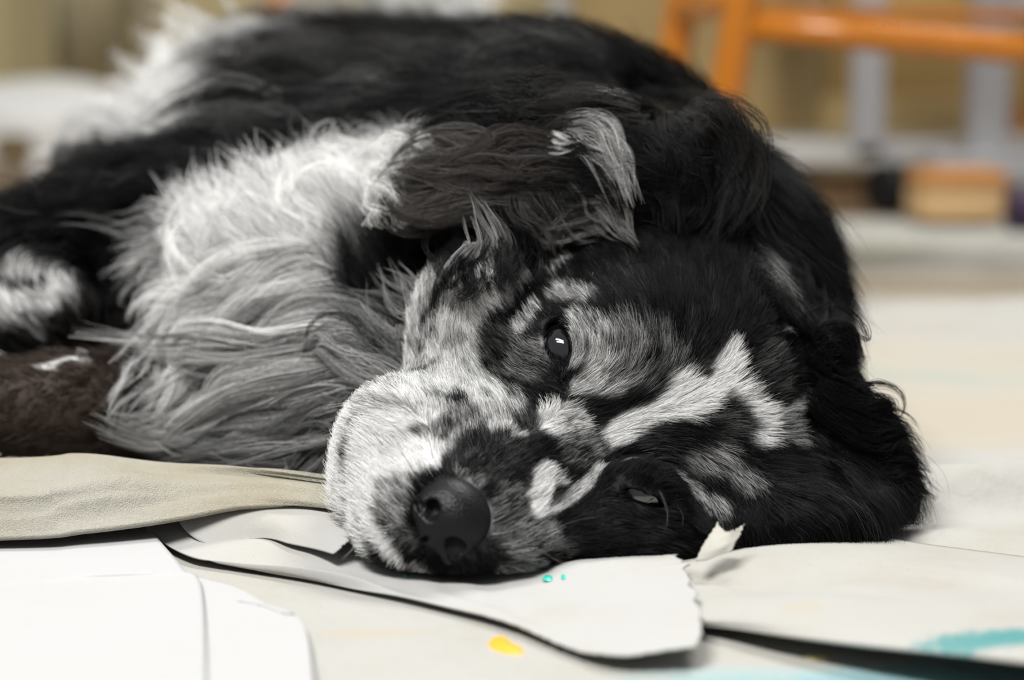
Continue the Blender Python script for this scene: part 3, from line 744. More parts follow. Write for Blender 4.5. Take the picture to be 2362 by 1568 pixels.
# ---- eyes
def mat_simple(name, col, rough=.5, spec=.5, coat=0.):
    m = bpy.data.materials.new(name); m.use_nodes = True
    b = m.node_tree.nodes['Principled BSDF']
    b.inputs['Base Color'].default_value = (*col, 1); b.inputs['Roughness'].default_value = rough
    b.inputs['Specular IOR Level'].default_value = spec; b.inputs['Coat Weight'].default_value = coat
    return m
def eye_material():
    m = bpy.data.materials.new('dog eye'); m.use_nodes = True
    nt = m.node_tree; b = nt.nodes['Principled BSDF']
    tc = nt.nodes.new('ShaderNodeTexCoord'); sep = nt.nodes.new('ShaderNodeSeparateXYZ')
    nt.links.new(tc.outputs['Object'], sep.inputs[0])
    cr_ = nt.nodes.new('ShaderNodeValToRGB')
    nt.links.new(sep.outputs['Z'], cr_.inputs[0])
    e = cr_.color_ramp.elements
    e[0].position = .0055; e[0].color = (.016, .013, .012, 1)
    e[1].position = .0100; e[1].color = (.016, .008, .004, 1)
    x = cr_.color_ramp.elements.new(.0112); x.color = (.002, .002, .003, 1)
    nt.links.new(cr_.outputs[0], b.inputs['Base Color'])
    b.inputs['Roughness'].default_value = .04; b.inputs['Specular IOR Level'].default_value = 1.0
    b.inputs['Coat Weight'].default_value = 1.0; b.inputs['Coat Roughness'].default_value = .02
    return m
EYE_M = eye_material(); PINK = mat_simple('eye corner', (.12, .035, .035), .25, .5, .5)
for g in (-1, 1):
    bm = bmesh.new(); bmesh.ops.create_uvsphere(bm, u_segments=48, v_segments=24, radius=EYE_R)
    for v in bm.verts:
        if v.co.z > .0085: v.co *= 1 + .05 * ((v.co.z - .0085) / .004)
    me = bpy.data.meshes.new('eye'); bm.to_mesh(me); bm.free()
    for p in me.polygons: p.use_smooth = True
    me.materials.append(EYE_M)
    o = bpy.data.objects.new('eye', me); COL.objects.link(o)
    M = eye_frame(g) @ HM
    R_ = Matrix([list(M[0]), list(M[1]), list(np.cross(M[0], M[1]))]).transposed()
    o.parent = dog
    o.matrix_parent_inverse = Matrix.Translation(-Vector(dog.location))
    o.matrix_basis = Matrix.Translation(Vector(EYE_C[g])) @ R_.to_4x4()
    o['label'] = 'half open dark eye' if g < 0 else 'nearly closed dark eye in shadow'
    c = hw(*(EYE_L[g] + eye_frame(g)[0] * .0088 - eye_frame(g)[2] * .0028))
    bm = bmesh.new(); bmesh.ops.create_icosphere(bm, subdivisions=2, radius=1)
    vs = [c + (M[0] * v.co.x * .0024 + M[1] * v.co.y * .0016 + M[2] * v.co.z * .0016) for v in bm.verts]
    fs = [[v.index for v in f.verts] for f in bm.faces]; bm.free()
    link_mesh('eye_corner', vs, fs, PINK, dog)

# ---- nose leather
def nose_sdf(P):
    p = P.reshape(-1, 3); q = p
    q = q * 1.07; p = q
    d = ell(q, (0, 0, 0), (.0150, .0180, .0145))
    qs = q.copy(); qs[:, 1] = np.abs(qs[:, 1])
    d = smin(d, ell(qs, (.004, .0095, -.004), (.0115, .0085, .0095)), .004)      # wings
    d = smin(d, ell(q, (.008, 0, -.006), (.0095, .0085, .0100)), .004)
    c, s = math.cos(.5), math.sin(.5)
    d = smax(d, -ell(qs, (.0140, .0088, .0030), (.0090, .0042, .0038)), .0016)  # nostrils
    d = smax(d, -cone(qs, (.0150, .0100, .0010), (.0085, .0178, -.0045), .0022, .0013), .001)
    d = smax(d, -cone(q, (.0180, 0, .0), (.0125, 0, -.020), .0010, .0012), .0014)
    return d.reshape(P.shape[:-1])
ax = np.arange(-.024, .0245, .0007, dtype=np.float32)
NV, NF = surface_nets(nose_sdf, ax, ax, ax)
NW = NOSE_C + NV @ HM
def nose_material():
    m = mat_simple('nose leather', (.004, .004, .005), .46, .24)
    nt = m.node_tree; b = nt.nodes['Principled BSDF']
    v = nt.nodes.new('ShaderNodeTexVoronoi'); v.inputs['Scale'].default_value = 900
    tc = nt.nodes.new('ShaderNodeTexCoord'); nt.links.new(tc.outputs['Object'], v.inputs['Vector'])
    bp = nt.nodes.new('ShaderNodeBump'); bp.inputs['Strength'].default_value = .30; bp.inputs['Distance'].default_value = .0006
    nt.links.new(v.outputs['Distance'], bp.inputs['Height']); nt.links.new(bp.outputs[0], b.inputs['Normal'])
    return m
nf = NF if np.linalg.det(HM) > 0 else NF[:, ::-1]
nose = link_mesh('nose', NW, nf, nose_material(), dog); nose['label'] = 'black leathery nose with two nostrils'

# ---- whiskers
wc, wr, wcol = [], [], []
WH = [([(905,972),(850,945),(800,935),(745,942)], .85), ([(900,965),(850,942),(805,930),(755,935)], .8), ([(940,1010),(900,975),(860,960),(830,965)], .2), ([(885,1030),(860,1000),(825,985)], .15),
      ([(850,1130),(800,1130),(760,1150)], .8), ([(860,1160),(810,1200),(770,1250)], .6), ([(880,1210),(830,1250),(790,1290)], .6), ([(870,1100),(810,1085),(770,1080)], .7),
      ([(950,1080),(920,1030),(905,990)], .1), ([(1000,1060),(985,1000),(965,960)], .1), ([(1250,1230),(1330,1200),(1400,1190)], .3), ([(1230,1260),(1300,1300),(1340,1310)], .3),
      ([(1520,1130),(1535,1170),(1540,1200),(1530,1230)], .25), ([(1525,1135),(1540,1175),(1537,1210)], .25), ([(1560,1160),(1575,1190),(1574,1215)], .2), ([(1375,635),(1368,628),(1366,640)], .7)]
for pts, wh in WH:
    h0 = hit(*pts[0]); d0 = depth_of(h0[0])
    path = catmull([at(x, y, d0 - .001 - .004 * k) for k, (x, y) in enumerate(pts)], LK)
    path[:, 2] = np.maximum(path[:, 2], .004)
    wc.append(path); wr.append((.00012 if pts[0][0] < 1200 else .00004) * np.interp(np.linspace(0, 1, LK), [0, 1], [1, .25])); wcol.append(BLACK + (WHITE - BLACK) * wh)

if FUR:
    make_fur('head_fur', 6000, 310000, wbase * headness, .000072, .30, .06, dog, HAIR)
    print('head fur', time.time() - _t0)
    make_fur('body_fur', 5000, 120000, wbase * (1 - headness), .00020, .45, .07, dog, HAIR)
    print('body fur', time.time() - _t0)
    for part in lock_C:
        add_curves(part, np.concatenate(lock_C[part]), np.concatenate(lock_R[part]), np.concatenate(lock_col[part]), dog, HAIR)
    add_curves('whiskers', np.array(wc), np.array(wr), np.array(wcol), dog, HAIR)

# ---------------------------------------------------------------- cloth on the floor
def canvas_material(name, col, stains_and_falloff=(), weave=2600., bump=.25, mottled=.06, rough=.85, grain_col=None):
    m = bpy.data.materials.new(name); m.use_nodes = True
    nt = m.node_tree; N = nt.nodes; Lk = nt.links.new; b = N['Principled BSDF']
    b.inputs['Roughness'].default_value = rough; b.inputs['Specular IOR Level'].default_value = .15
    g = N.new('ShaderNodeNewGeometry')
    def noise(scale, detail=3., rough_=.55):
        n = N.new('ShaderNodeTexNoise'); n.inputs['Scale'].default_value = scale; n.inputs['Detail'].default_value = detail; n.inputs['Roughness'].default_value = rough_
        Lk(g.outputs['Position'], n.inputs['Vector']); return n
    def mix(fac, a, c):
        x = N.new('ShaderNodeMix'); x.data_type = 'RGBA'
        Lk(fac, x.inputs[0])
        if isinstance(a, tuple): x.inputs[6].default_value = (*a, 1)
        else: Lk(a, x.inputs[6])
        x.inputs[7].default_value = (*c, 1)
        return x.outputs[2]
    def rng_(sock, lo, hi, a=0., c=1.):
        r = N.new('ShaderNodeMapRange'); r.interpolation_type = 'SMOOTHSTEP'
        Lk(sock, r.inputs[0]); r.inputs[1].default_value = lo; r.inputs[2].default_value = hi; r.inputs[3].default_value = a; r.inputs[4].default_value = c
        return r.outputs[0]
    n1 = noise(14., 4.)
    cur = mix(rng_(n1.outputs[0], .40, .72, 0, 1), col, tuple(c * (1 - mottled * k) for c, k in zip(col, (1, 1.4, 2.4))))
    n2 = noise(700., 2.)
    cur = mix(rng_(n2.outputs[0], .66, .74, 0, .35), cur, tuple(c * .62 for c in col))
    nz = noise(stains_and_falloff[0][4], 4., .75) if stains_and_falloff else None
    for cen, rad, scol, st, nscale, ragged in stains_and_falloff:
        v = N.new('ShaderNodeVectorMath'); v.operation = 'SUBTRACT'; Lk(g.outputs['Position'], v.inputs[0]); v.inputs[1].default_value = tuple(map(float, cen))
        d = N.new('ShaderNodeVectorMath'); d.operation = 'DIVIDE'; Lk(v.outputs[0], d.inputs[0]); d.inputs[1].default_value = rad
        l = N.new('ShaderNodeVectorMath'); l.operation = 'LENGTH'; Lk(d.outputs[0], l.inputs[0])
        a = N.new('ShaderNodeMath'); a.operation = 'MULTIPLY_ADD'; Lk(nz.outputs[0], a.inputs[0]); a.inputs[1].default_value = ragged; Lk(l.outputs['Value'], a.inputs[2])
        f = rng_(a.outputs[0], 1.0 + ragged * .5 - .12, 1.0 + ragged * .5 - .5, 0, st)
        cur = mix(f, cur, tuple(.62 * k for k in scol))
    Lk(cur, b.inputs['Base Color'])
    w1 = noise(weave * .45, 1.5, .6)
    n3 = noise(130., 3.); ad2 = N.new('ShaderNodeMath'); ad2.operation = 'MULTIPLY_ADD'; Lk(n3.outputs[0], ad2.inputs[0]); ad2.inputs[1].default_value = 1.6; Lk(w1.outputs[0], ad2.inputs[2])
    bp = N.new('ShaderNodeBump'); bp.inputs['Strength'].default_value = min(1., bump * 2.2); bp.inputs['Distance'].default_value = .0008
    Lk(ad2.outputs[0], bp.inputs['Height']); Lk(bp.outputs[0], b.inputs['Normal'])
    return m
def smooth_rows(rows, nu, nv):
    R = np.array([catmull(r, nu) for r in rows])             # rows x nu x 3
    return np.stack([catmull(R[:, i], nv) for i in range(nu)], 1)   # nv x nu x 3
def sheet(name, G, thick, mat, ragged=None, parent=None):
    """closed sheet of cloth from a grid of points, with real thickness"""
    nv, nu, _ = G.shape
    du = np.gradient(G, axis=1); dv = np.gradient(G, axis=0)
    n = np.cross(du, dv); n /= np.linalg.norm(n, axis=2, keepdims=True) + 1e-12
    if n[..., 2].mean() < 0: n = -n
    top = G; bot = G - n * thick
    V = np.concatenate([top.reshape(-1, 3), bot.reshape(-1, 3)]); o = nv * nu
    F = []
    for j in range(nv - 1):
        for i in range(nu - 1):
            a = j * nu + i
            F.append((a, a + 1, a + nu + 1, a + nu)); F.append((o + a, o + a + nu, o + a + nu + 1, o + a + 1))
    for i in range(nu - 1):
        F.append((i, o + i, o + i + 1, i + 1)); a = (nv - 1) * nu + i; F.append((a, a + 1, o + a + 1, o + a))
    for j in range(nv - 1):
        a = j * nu; F.append((a, a + nu, o + a + nu, o + a)); a = j * nu + nu - 1; F.append((a, o + a, o + a + nu, a + nu))
    if (np.cross(V[F[0][1]] - V[F[0][0]], V[F[0][3]] - V[F[0][0]]))[2] < 0: F = [f[::-1] for f in F]
    return link_mesh(name, V, F, mat, parent)
def fbm2(x, y, seed=0):
    r = 0
    rr = np.random.default_rng(seed)
    for k in range(10):
        a = rr.uniform(0, 6.28); f = rr.uniform(.6, 2.2); ph = rr.uniform(0, 6.28)
        r = r + np.sin((x * math.cos(a) + y * math.sin(a)) * f + ph) / (1 + f)
    return r / 4

CREAM = (.385, .38, .355); BEIGE = (.355, .34, .292); PAPER = (.425, .426, .428)
# the floor and the great drop cloth spread over it
def floor_material():
    m = bpy.data.materials.new('floor boards'); m.use_nodes = True
    nt = m.node_tree; b = nt.nodes['Principled BSDF']; b.inputs['Roughness'].default_value = .5
    n = nt.nodes.new('ShaderNodeTexNoise'); n.inputs['Scale'].default_value = 6
    r = nt.nodes.new('ShaderNodeValToRGB'); r.color_ramp.elements[0].color = (.30, .20, .11, 1); r.color_ramp.elements[1].color = (.42, .30, .18, 1)
    nt.links.new(n.outputs[0], r.inputs[0]); nt.links.new(r.outputs[0], b.inputs['Base Color'])
    return m
fl = link_mesh('floor', [(-2.5, -.6, -.012), (2.5, -.6, -.012), (2.5, 3.6, -.012), (-2.5, 3.6, -.012), (-2.5, -.6, -.06), (2.5, -.6, -.06), (2.5, 3.6, -.06), (-2.5, 3.6, -.06)],
              [(0, 1, 2, 3), (4, 7, 6, 5), (0, 4, 5, 1), (1, 5, 6, 2), (2, 6, 7, 3), (3, 7, 4, 0)], floor_material(), smooth=False)
tag(fl, kind='structure')
nx_, ny_ = 260, 240
gx = np.linspace(-1.5, 1.6, nx_); gy = .45 + 2.15 * np.linspace(0, 1, ny_) ** 1.25
X, Y = np.meshgrid(gx, gy)
nr_ = np.clip((Y - .95) / .3, 0, 1)
Zc = -.0030 + (.0008 + .0018 * nr_) * fbm2(X * 14, Y * 14, 3) + (.0006 + .0012 * nr_) * fbm2(X * 33, Y * 33, 4)
def ridge(p0, p1, h, w):
    """a fold of the cloth running from p0 to p1 on the floor"""
    global Zc
    p0 = np.array(p0[:2]); p1 = np.array(p1[:2]); t = p1 - p0; L = np.linalg.norm(t); t = t / L; nrm = np.array([-t[1], t[0]])
    a = (X - p0[0]) * t[0] + (Y - p0[1]) * t[1]; b = (X - p0[0]) * nrm[0] + (Y - p0[1]) * nrm[1]
    b = b + .008 * np.sin(a * 22)
    Zc = Zc + h * np.exp(-(b / w) ** 2) * np.clip(np.minimum(a, L - a) / (.25 * L), 0, 1)
ridge(on_z(1950, 1165), on_z(2600, 1120), .022, .012)
ridge(on_z(1850, 735), on_z(2700, 700), .012, .03)
ridge(on_z(2050, 1210), on_z(2700, 1260), .004, .02)
ridge(on_z(1800, 600), on_z(2600, 560), .008, .04)
DC = canvas_material('canvas drop cloth', CREAM, stains_and_falloff=[
    (on_z(20, 485), (.10, .10, .1), (.08, .36, .36), .9, 18., 1.0), (on_z(2050, 850), (.07, .05, .05), (.35, .55, .52), .5, 14., 1.2), (on_z(2300, 860), (.06, .04, .05), (.35, .55, .52), .4, 14., 1.2),
    (on_z(2130, 570), (.10, .06, .05), (.72, .70, .36), .7, 12., 1.0), (on_z(2100, 650), (.55, .14, .1), (.60, .50, .34), .65, 5., .9), (on_z(2250, 960), (.22, .12, .1), (.66, .58, .44), .55, 7., .9),
    (on_z(2150, 860), (.50, .24, .2), (.66, .60, .49), .55, 6., .8), (on_z(2050, 1575), (.16, .028, .05), (.36, .62, .66), .75, 22., 1.1), (on_z(2250, 1540), (.10, .02, .05), (.30, .56, .60), .6, 26., 1.1), (on_z(2200, 540), (.40, .05, .1), (.55, .60, .50), .5, 8., 1.0),  # first entry: broad tan dulling, light falloff painted into the far cloth
    (on_z(860, 1440), (.03, .012, .03), (.66, .56, .38), .30, 40., 1.0), (on_z(1700, 1530), (.05, .012, .03), (.48, .66, .66), .5, 40., 1.2), (on_z(1950, 600), (.3, .05, .1), (.50, .52, .42), .4, 8., 1.)],
    bump=.3)
def cloth_z(px, py):
    p = on_z(px, py, -.002); return float(Zc[np.abs(gy - p[1]).argmin(), np.abs(gx - p[0]).argmin()])
dcl = sheet('drop_cloth', np.stack([X, Y, Zc], -1), .002, DC)
tag(dcl, 'wide cream canvas drop cloth with paint smears spread across the floor', 'drop cloth')

def gz(px, py, z): return on_z(px, py, z)
# beige canvas bunched in front of the forelegs
rows = [[np.array([at(q, 1030, .96)[0], .953, .004]) for q in (-900, 100, 400)] + [np.array([at(700, 1050, .945)[0], .945, .004]), np.array([at(900, 1090, .92)[0], .925, .003])],
        [at(-900, 1075, .945), at(0, 1057, .945), at(200, 1051, .945), at(400, 1066, .938), at(620, 1088, .925), at(900, 1128, .902)],
        [at(-900, 1120, .918), at(0, 1098, .918), at(200, 1080, .920), at(400, 1093, .925), at(620, 1102, .922), at(900, 1136, .902)],
        [at(-900, 1160, .896), at(0, 1136, .896), at(130, 1118, .899), at(280, 1097, .906), at(420, 1112, .912), at(620, 1110, .911), at(900, 1142, .890)],
        [at(-900, 1188, .893), at(0, 1165, .893), at(150, 1150, .896), at(320, 1138, .902), at(470, 1135, .908), at(640, 1132, .906), at(900, 1158, .885)],
        [at(-900, 1225, .891), at(0, 1203, .890), at(150, 1196, .893), at(300, 1176, .898), at(470, 1152, .904), at(640, 1148, .902), at(900, 1170, .880)],
        [at(-900, 1262, .886), at(0, 1241, .886), at(200, 1222, .888), at(400, 1196, .896), at(560, 1168, .901), at(700, 1168, .898), at(900, 1192, .876)]]
G = smooth_rows(rows, 120, 46)
uu, vv = np.meshgrid(np.linspace(0, 1, 120), np.linspace(0, 1, 46))
G[..., 2] += .0016 * fbm2(uu * 22, vv * 9, 11) * np.sin(np.pi * vv) + .0028 * np.exp(-((uu - .30) / .16) ** 2 - ((vv - .80 + .35 * (uu - .3)) / .07) ** 2) 
G[..., 2] = np.maximum(G[..., 2], -.002)
bc_ = sheet('bunched_canvas', G, .0022, canvas_material('beige canvas', BEIGE, weave=4200., bump=.6, mottled=.10))
tag(bc_, 'folded beige canvas cloth bunched in front of the forelegs', 'cloth')

# torn strip of pale cloth under the muzzle
rows = [[gz(330, 1190, .006), gz(620, 1146, .016), gz(800, 1160, .014), gz(960, 1220, .003), gz(1150, 1250, .000), gz(1330, 1255, .003), gz(1560, 1266, .006)],
        [gz(340, 1222, .004), gz(640, 1185, .0125), gz(820, 1212, .0095), gz(980, 1280, .001), gz(1150, 1306, .001), gz(1340, 1293, .0075), gz(1565, 1291, .0105)],
        [gz(380, 1252, .002), gz(660, 1236, .0070), gz(850, 1268, .0045), gz(1010, 1325, .000), gz(1170, 1345, .001), gz(1370, 1330, .0055), gz(1580, 1312, .0095)],
        [gz(440, 1282, .001), gz(700, 1300, .002), gz(880, 1325, .001), gz(1060, 1368, .001), gz(1220, 1395, .0015), gz(1400, 1395, .004), gz(1602, 1362, .0095)],
        [gz(500, 1298, .000), gz(740, 1330, .001), gz(930, 1362, .0005), gz(1110, 1402, .001), gz(1270, 1450, .0015), gz(1420, 1470, .004), gz(1618, 1430, .0100)],
        [gz(520, 1303, -.0015), gz(760, 1346, -.001), gz(1000, 1392, .0000), gz(1180, 1437, .001), gz(1300, 1488, .001), gz(1420, 1512, .003), gz(1606, 1492, .006)]]
G = smooth_rows(rows, 200, 100)
uu, vv = np.meshgrid(np.linspace(0, 1, 200), np.linspace(0, 1, 100))
# torn ends: uneven edge along the front and the right
rg = .0016 * (np.abs(fbm2(uu * 190, 0 * vv, 21)) + .6 * rng.random((1, 200)))
G[..., 1] += rg * np.clip((vv - .93) / .07, 0, 1) * np.clip((uu - .35) * 4, 0, 1)
rr_ = .0030 * fbm2(vv * 26, vv * 0, 5) + .0018 * fbm2(vv * 90, vv * 0, 6) + .0003 * rng.normal(0, 1, (100, 1))
G[..., 0] += rr_ * np.clip((uu - .96) / .04, 0, 1)
G[..., 2] += .0009 * fbm2(uu * 30, vv * 11, 9) * np.clip(vv * 5, 0, 1)
G[..., 2] += .0030 * np.exp(-((vv - .72 - .12 * np.sin(uu * 6)) / .05) ** 2) * np.exp(-((uu - .17) / .10) ** 2)
ts = sheet('torn_strip', G, .0007, canvas_material('thin pale cloth', (.405, .403, .390), weave=5200., bump=.16, mottled=.05))
tag(ts, 'torn strip of off-white cloth lying under the muzzle', 'cloth')

# scrap of the same cloth over the strip, its torn right edge lifted
rows = [[gz(400, 1180, .0120), gz(560, 1152, .0180), gz(650, 1150, .0190), gz(740, 1160, .0185), gz(842, 1198, .0165)],
        [gz(420, 1212, .0085), gz(580, 1180, .0150), gz(670, 1184, .0155), gz(760, 1200, .0150), gz(826, 1222, .0140)],
        [gz(450, 1240, .0050), gz(590, 1212, .0105), gz(680, 1220, .0115), gz(745, 1235, .0112), gz(800, 1250, .0115)],
        [gz(490, 1262, .0020), gz(600, 1240, .0062), gz(665, 1252, .0070), gz(712, 1262, .0070), gz(768, 1276, .0080)]]
G = smooth_rows(rows, 50, 40)
uu, vv = np.meshgrid(np.linspace(0, 1, 50), np.linspace(0, 1, 40))
G[..., 0] += np.clip((uu - .9) / .1, 0, 1) * (.0012 * fbm2(vv * 30, vv * 0, 15) + .0003 * rng.normal(0, 1, (40, 1)))
G[..., 2] += .0008 * fbm2(uu * 9, vv * 7, 14)
sc_ = sheet('cloth_scrap', G, .0007, ts.data.materials[0])
tag(sc_, 'torn pale scrap beside the white chin, its edge lifted', 'cloth')

# cloth on the right with a lifted front edge
rows = [[gz(1430, 1240, .000), gz(1750, 1228, .002), gz(2000, 1235, .002), gz(2200, 1262, .002), gz(3300, 1400, .000)],
        [gz(1440, 1300, .001), gz(1600, 1292, .006), gz(1750, 1273, .010), gz(2000, 1277, .010), gz(2170, 1302, .009), gz(3300, 1450, .003)],
        [gz(1450, 1330, .001), gz(1610, 1320, .0055), gz(1740, 1318, .0075), gz(1990, 1322, .0075), gz(2180, 1335, .007), gz(3300, 1480, .004)],
        [gz(1460, 1365, .001), gz(1620, 1360, .004), gz(1750, 1362, .005), gz(1900, 1366, .006), gz(2150, 1364, .008), gz(3300, 1520, .006)],
        [gz(1470, 1395, .001), gz(1625, 1390, .005), gz(1760, 1380, .009), gz(1930, 1378, .010), gz(2150, 1400, .010), gz(2500, 1460, .012), gz(3300, 1560, .006)],
        [gz(1480, 1425, .001), gz(1630, 1425, .004), gz(1780, 1430, .008), gz(1960, 1440, .010), gz(2160, 1462, .012), gz(2500, 1502, .016), gz(3300, 1600, .005)],
        [gz(1490, 1440, -.001), gz(1630, 1445, .001), gz(1790, 1462, .005), gz(1980, 1484, .008), gz(2170, 1503, .011), gz(2500, 1538, .017), gz(3300, 1630, .002)]]
G = smooth_rows(rows, 130, 60)
uu, vv = np.meshgrid(np.linspace(0, 1, 130), np.linspace(0, 1, 60))
G[..., 2] += .0012 * fbm2(uu * 16, vv * 9, 31) * np.sin(np.pi * vv) - .0040 * np.exp(-((vv - .30 - .55 * (uu - .1)) / .035) ** 2) * np.exp(-((uu - .18) / .16) ** 2)
rc = sheet('lifted_cloth', G, .0012, canvas_material('canvas with teal paint', (.39, .383, .36), stains_and_falloff=[
    (gz(2260, 1482, .013), (.028, .020, .03), (.10, .38, .38), .85, 260., 1.9), (gz(2390, 1478, .013), (.030, .022, .03), (.12, .40, .40), .85, 60., 1.4), (gz(1850, 1400, .01), (.012, .012, .02), (.66, .58, .44), .4, 60., 1.)],
    weave=4600., bump=.22))
tag(rc, 'pale canvas cloth with teal paint stain and lifted front edge', 'cloth')

# curled torn flap standing up from that cloth
fl_rows = [[(1606, 1292, 0.832), (1630, 1290, 0.830), (1655, 1282, 0.830), (1688, 1270, 0.832)],
           [(1616, 1268, 0.834), (1638, 1268, 0.831), (1664, 1262, 0.831), (1694, 1254, 0.834)],
           [(1632, 1240, 0.837), (1652, 1244, 0.834), (1678, 1244, 0.834), (1706, 1236, 0.837)],
           [(1655, 1206, 0.841), (1673, 1226, 0.837), (1692, 1223, 0.837), (1715, 1211, 0.841)]]
G = smooth_rows([[at(*q) for q in r] for r in fl_rows], 40, 40)
uu, vv = np.meshgrid(np.linspace(0, 1, 40), np.linspace(0, 1, 40))
edge = np.clip((vv - .9) / .1, 0, 1)
G[..., 2] += edge * (.0003 * rng.normal(0, 1, (1, 40)) + .0008 * fbm2(uu * 22, uu * 0, 8))
G[..., 0] += np.clip((uu - .92) / .08, 0, 1) * .0002 * rng.normal(0, 1, (40, 1)) + np.clip((.08 - uu) / .08, 0, 1) * .0002 * rng.normal(0, 1, (40, 1))
tf = sheet('torn_flap', G, .0006, canvas_material('torn cream cloth', (.43, .42, .38), weave=5200., bump=.2))
tag(tf, 'small torn cloth flap curling up before the black lower cheek', 'cloth')

# white paper sheets at the lower left
rows = [[gz(-900, 1235, .001), gz(0, 1210, .001), gz(180, 1202, .001), gz(340, 1200, .001)],
        [gz(-900, 1285, .003), gz(0, 1262, .003), gz(190, 1252, .004), gz(362, 1238, .005)],
        [gz(-900, 1345, .002), gz(0, 1330, .003), gz(210, 1318, .004), gz(424, 1312, .004)],
        [gz(-900, 1430, .001), gz(0, 1420, .002), gz(240, 1400, .002), gz(470, 1390, .003)],
        [gz(-900, 2300, .001), gz(0, 2300, .001), gz(260, 2300, .001), gz(480, 2300, .001)]]
G = smooth_rows(rows, 60, 50)
pp = sheet('paper_sheet', G, .0006, canvas_material('white paper', PAPER, weave=300., bump=.05, mottled=.015, rough=.6))
tag(pp, 'plain white paper sheet at the lower left corner', 'paper')
rows = [[gz(360, 1296, -.0005), gz(460, 1330, .0008), gz(520, 1345, .0008), gz(560, 1360, .0008)],
        [gz(380, 1360, -.0005), gz(480, 1372, .001), gz(580, 1390, .0012), gz(640, 1410, .0012)],
        [gz(380, 1450, -.0005), gz(500, 1448, .001), gz(640, 1455, .0012), gz(712, 1478, .0012)],
        [gz(380, 2200, -.0005), gz(520, 2200, .0008), gz(660, 2200, .0008), gz(760, 2200, .0008)]]
G = smooth_rows(rows, 40, 40)
p2 = sheet('paper_sheet', G, .0006, pp.data.materials[0])
tag(p2, 'white paper with a rounded edge half under the corner sheet', 'paper')

# paint flecks and drips
def blob(name, pts, z0, h, mat):
    """flat dried drop of paint: pts is its outline in the photograph"""
    c = catmull([gz(x, y, z0) for x, y in pts + [pts[0]]], 28)[:-1]
    m = c.mean(0)
    V = [*c, *(m + (c - m) * .72 + np.array([0, 0, h])), m + np.array([0, 0, h * 1.1])]
    n = len(c); F = [(i, (i + 1) % n, n + (i + 1) % n, n + i) for i in range(n)] + [(n + i, n + (i + 1) % n, 2 * n) for i in range(n)]
    V = np.array(V)
    if np.cross(V[F[0][1]] - V[F[0][0]], V[F[0][3]] - V[F[0][0]])[2] < 0: F = [f[::-1] for f in F]
    return link_mesh(name, V, F, mat)
YEL = mat_simple('ochre paint', (.72, .38, .035), .45, .4); TEA = mat_simple('teal paint', (.03, .50, .38), .25, .5); PYEL = mat_simple('pale yellow paint', (.76, .62, .22), .5, .3)
tag(blob('paint_drip', [(1122, 1486), (1140, 1468), (1166, 1470), (1184, 1488), (1208, 1498), (1206, 1512), (1170, 1511), (1136, 1500)], cloth_z(1165, 1490) - .0002, .0012, YEL), 'ochre drop of paint on the cream drop cloth', 'paint')
tag(blob('paint_drip', [(1850, 1516), (1880, 1513), (1910, 1518), (1908, 1524), (1870, 1523)], cloth_z(1880, 1518) - .0002, .0008, PYEL), 'thin pale yellow dash of paint near the lifted edge', 'paint')
def sheet_z(o, px, py):
    v = np.empty(len(o.data.vertices) * 3); o.data.vertices.foreach_get('co', v); v = v.reshape(-1, 3)[:len(v) // 6]
    q = px_of(v); return float(v[((q[:, 0] - px) ** 2 + (q[:, 1] - py) ** 2).argmin(), 2])
TZ = .0040
tag(blob('paint_fleck', [(1250, 1334), (1260, 1328), (1272, 1328), (1277, 1334), (1270, 1339), (1255, 1339)], sheet_z(ts, 1264, 1334), .0007, TEA), 'larger teal paint fleck on the torn strip', 'paint')
tag(blob('paint_fleck', [(1293, 1329), (1299, 1325), (1306, 1330), (1303, 1335), (1296, 1334)], sheet_z(ts, 1300, 1330), .0006, TEA), 'smaller teal paint fleck right of the larger one', 'paint')
tag(blob('paint_fleck', [(930, 1328), (937, 1325), (944, 1328), (938, 1331)], sheet_z(ts, 937, 1328), .0005, TEA), 'tiny teal paint fleck left of the nose', 'paint')

# ---------------------------------------------------------------- the room behind
def wall_material(name, a, b_, scale):
    m = bpy.data.materials.new(name); m.use_nodes = True
    nt = m.node_tree; b = nt.nodes['Principled BSDF']; b.inputs['Roughness'].default_value = .8
    n = nt.nodes.new('ShaderNodeTexNoise'); n.inputs['Scale'].default_value = scale
    r = nt.nodes.new('ShaderNodeValToRGB'); r.color_ramp.elements[0].color = (*a, 1); r.color_ramp.elements[1].color = (*b_, 1); r.color_ramp.elements[0].position = .35; r.color_ramp.elements[1].position = .65
    nt.links.new(n.outputs[0], r.inputs[0]); nt.links.new(r.outputs[0], b.inputs['Base Color'])
    return m
def box(name, lo, hi, mat, parent=None, bev=.004, rot=None):
    bm = bmesh.new(); bmesh.ops.create_cube(bm, size=1)
    lo = np.array(lo); hi = np.array(hi); c = (lo + hi) / 2; s_ = hi - lo
    for v in bm.verts: v.co = Vector((v.co.x * s_[0], v.co.y * s_[1], v.co.z * s_[2]))
    bmesh.ops.bevel(bm, geom=list(bm.edges), offset=min(bev, .3 * s_.min()), segments=2, affect='EDGES')
    if rot: bmesh.ops.rotate(bm, verts=bm.verts, cent=(0, 0, 0), matrix=Matrix.Rotation(rot[0], 3, rot[1]))
    bmesh.ops.translate(bm, verts=bm.verts, vec=Vector(c))
    V = [tuple(v.co) for v in bm.verts]; bm.verts.index_update(); F = [[v.index for v in f.verts] for f in bm.faces]; bm.free()
    return link_mesh(name, V, F, mat, parent, smooth=False)
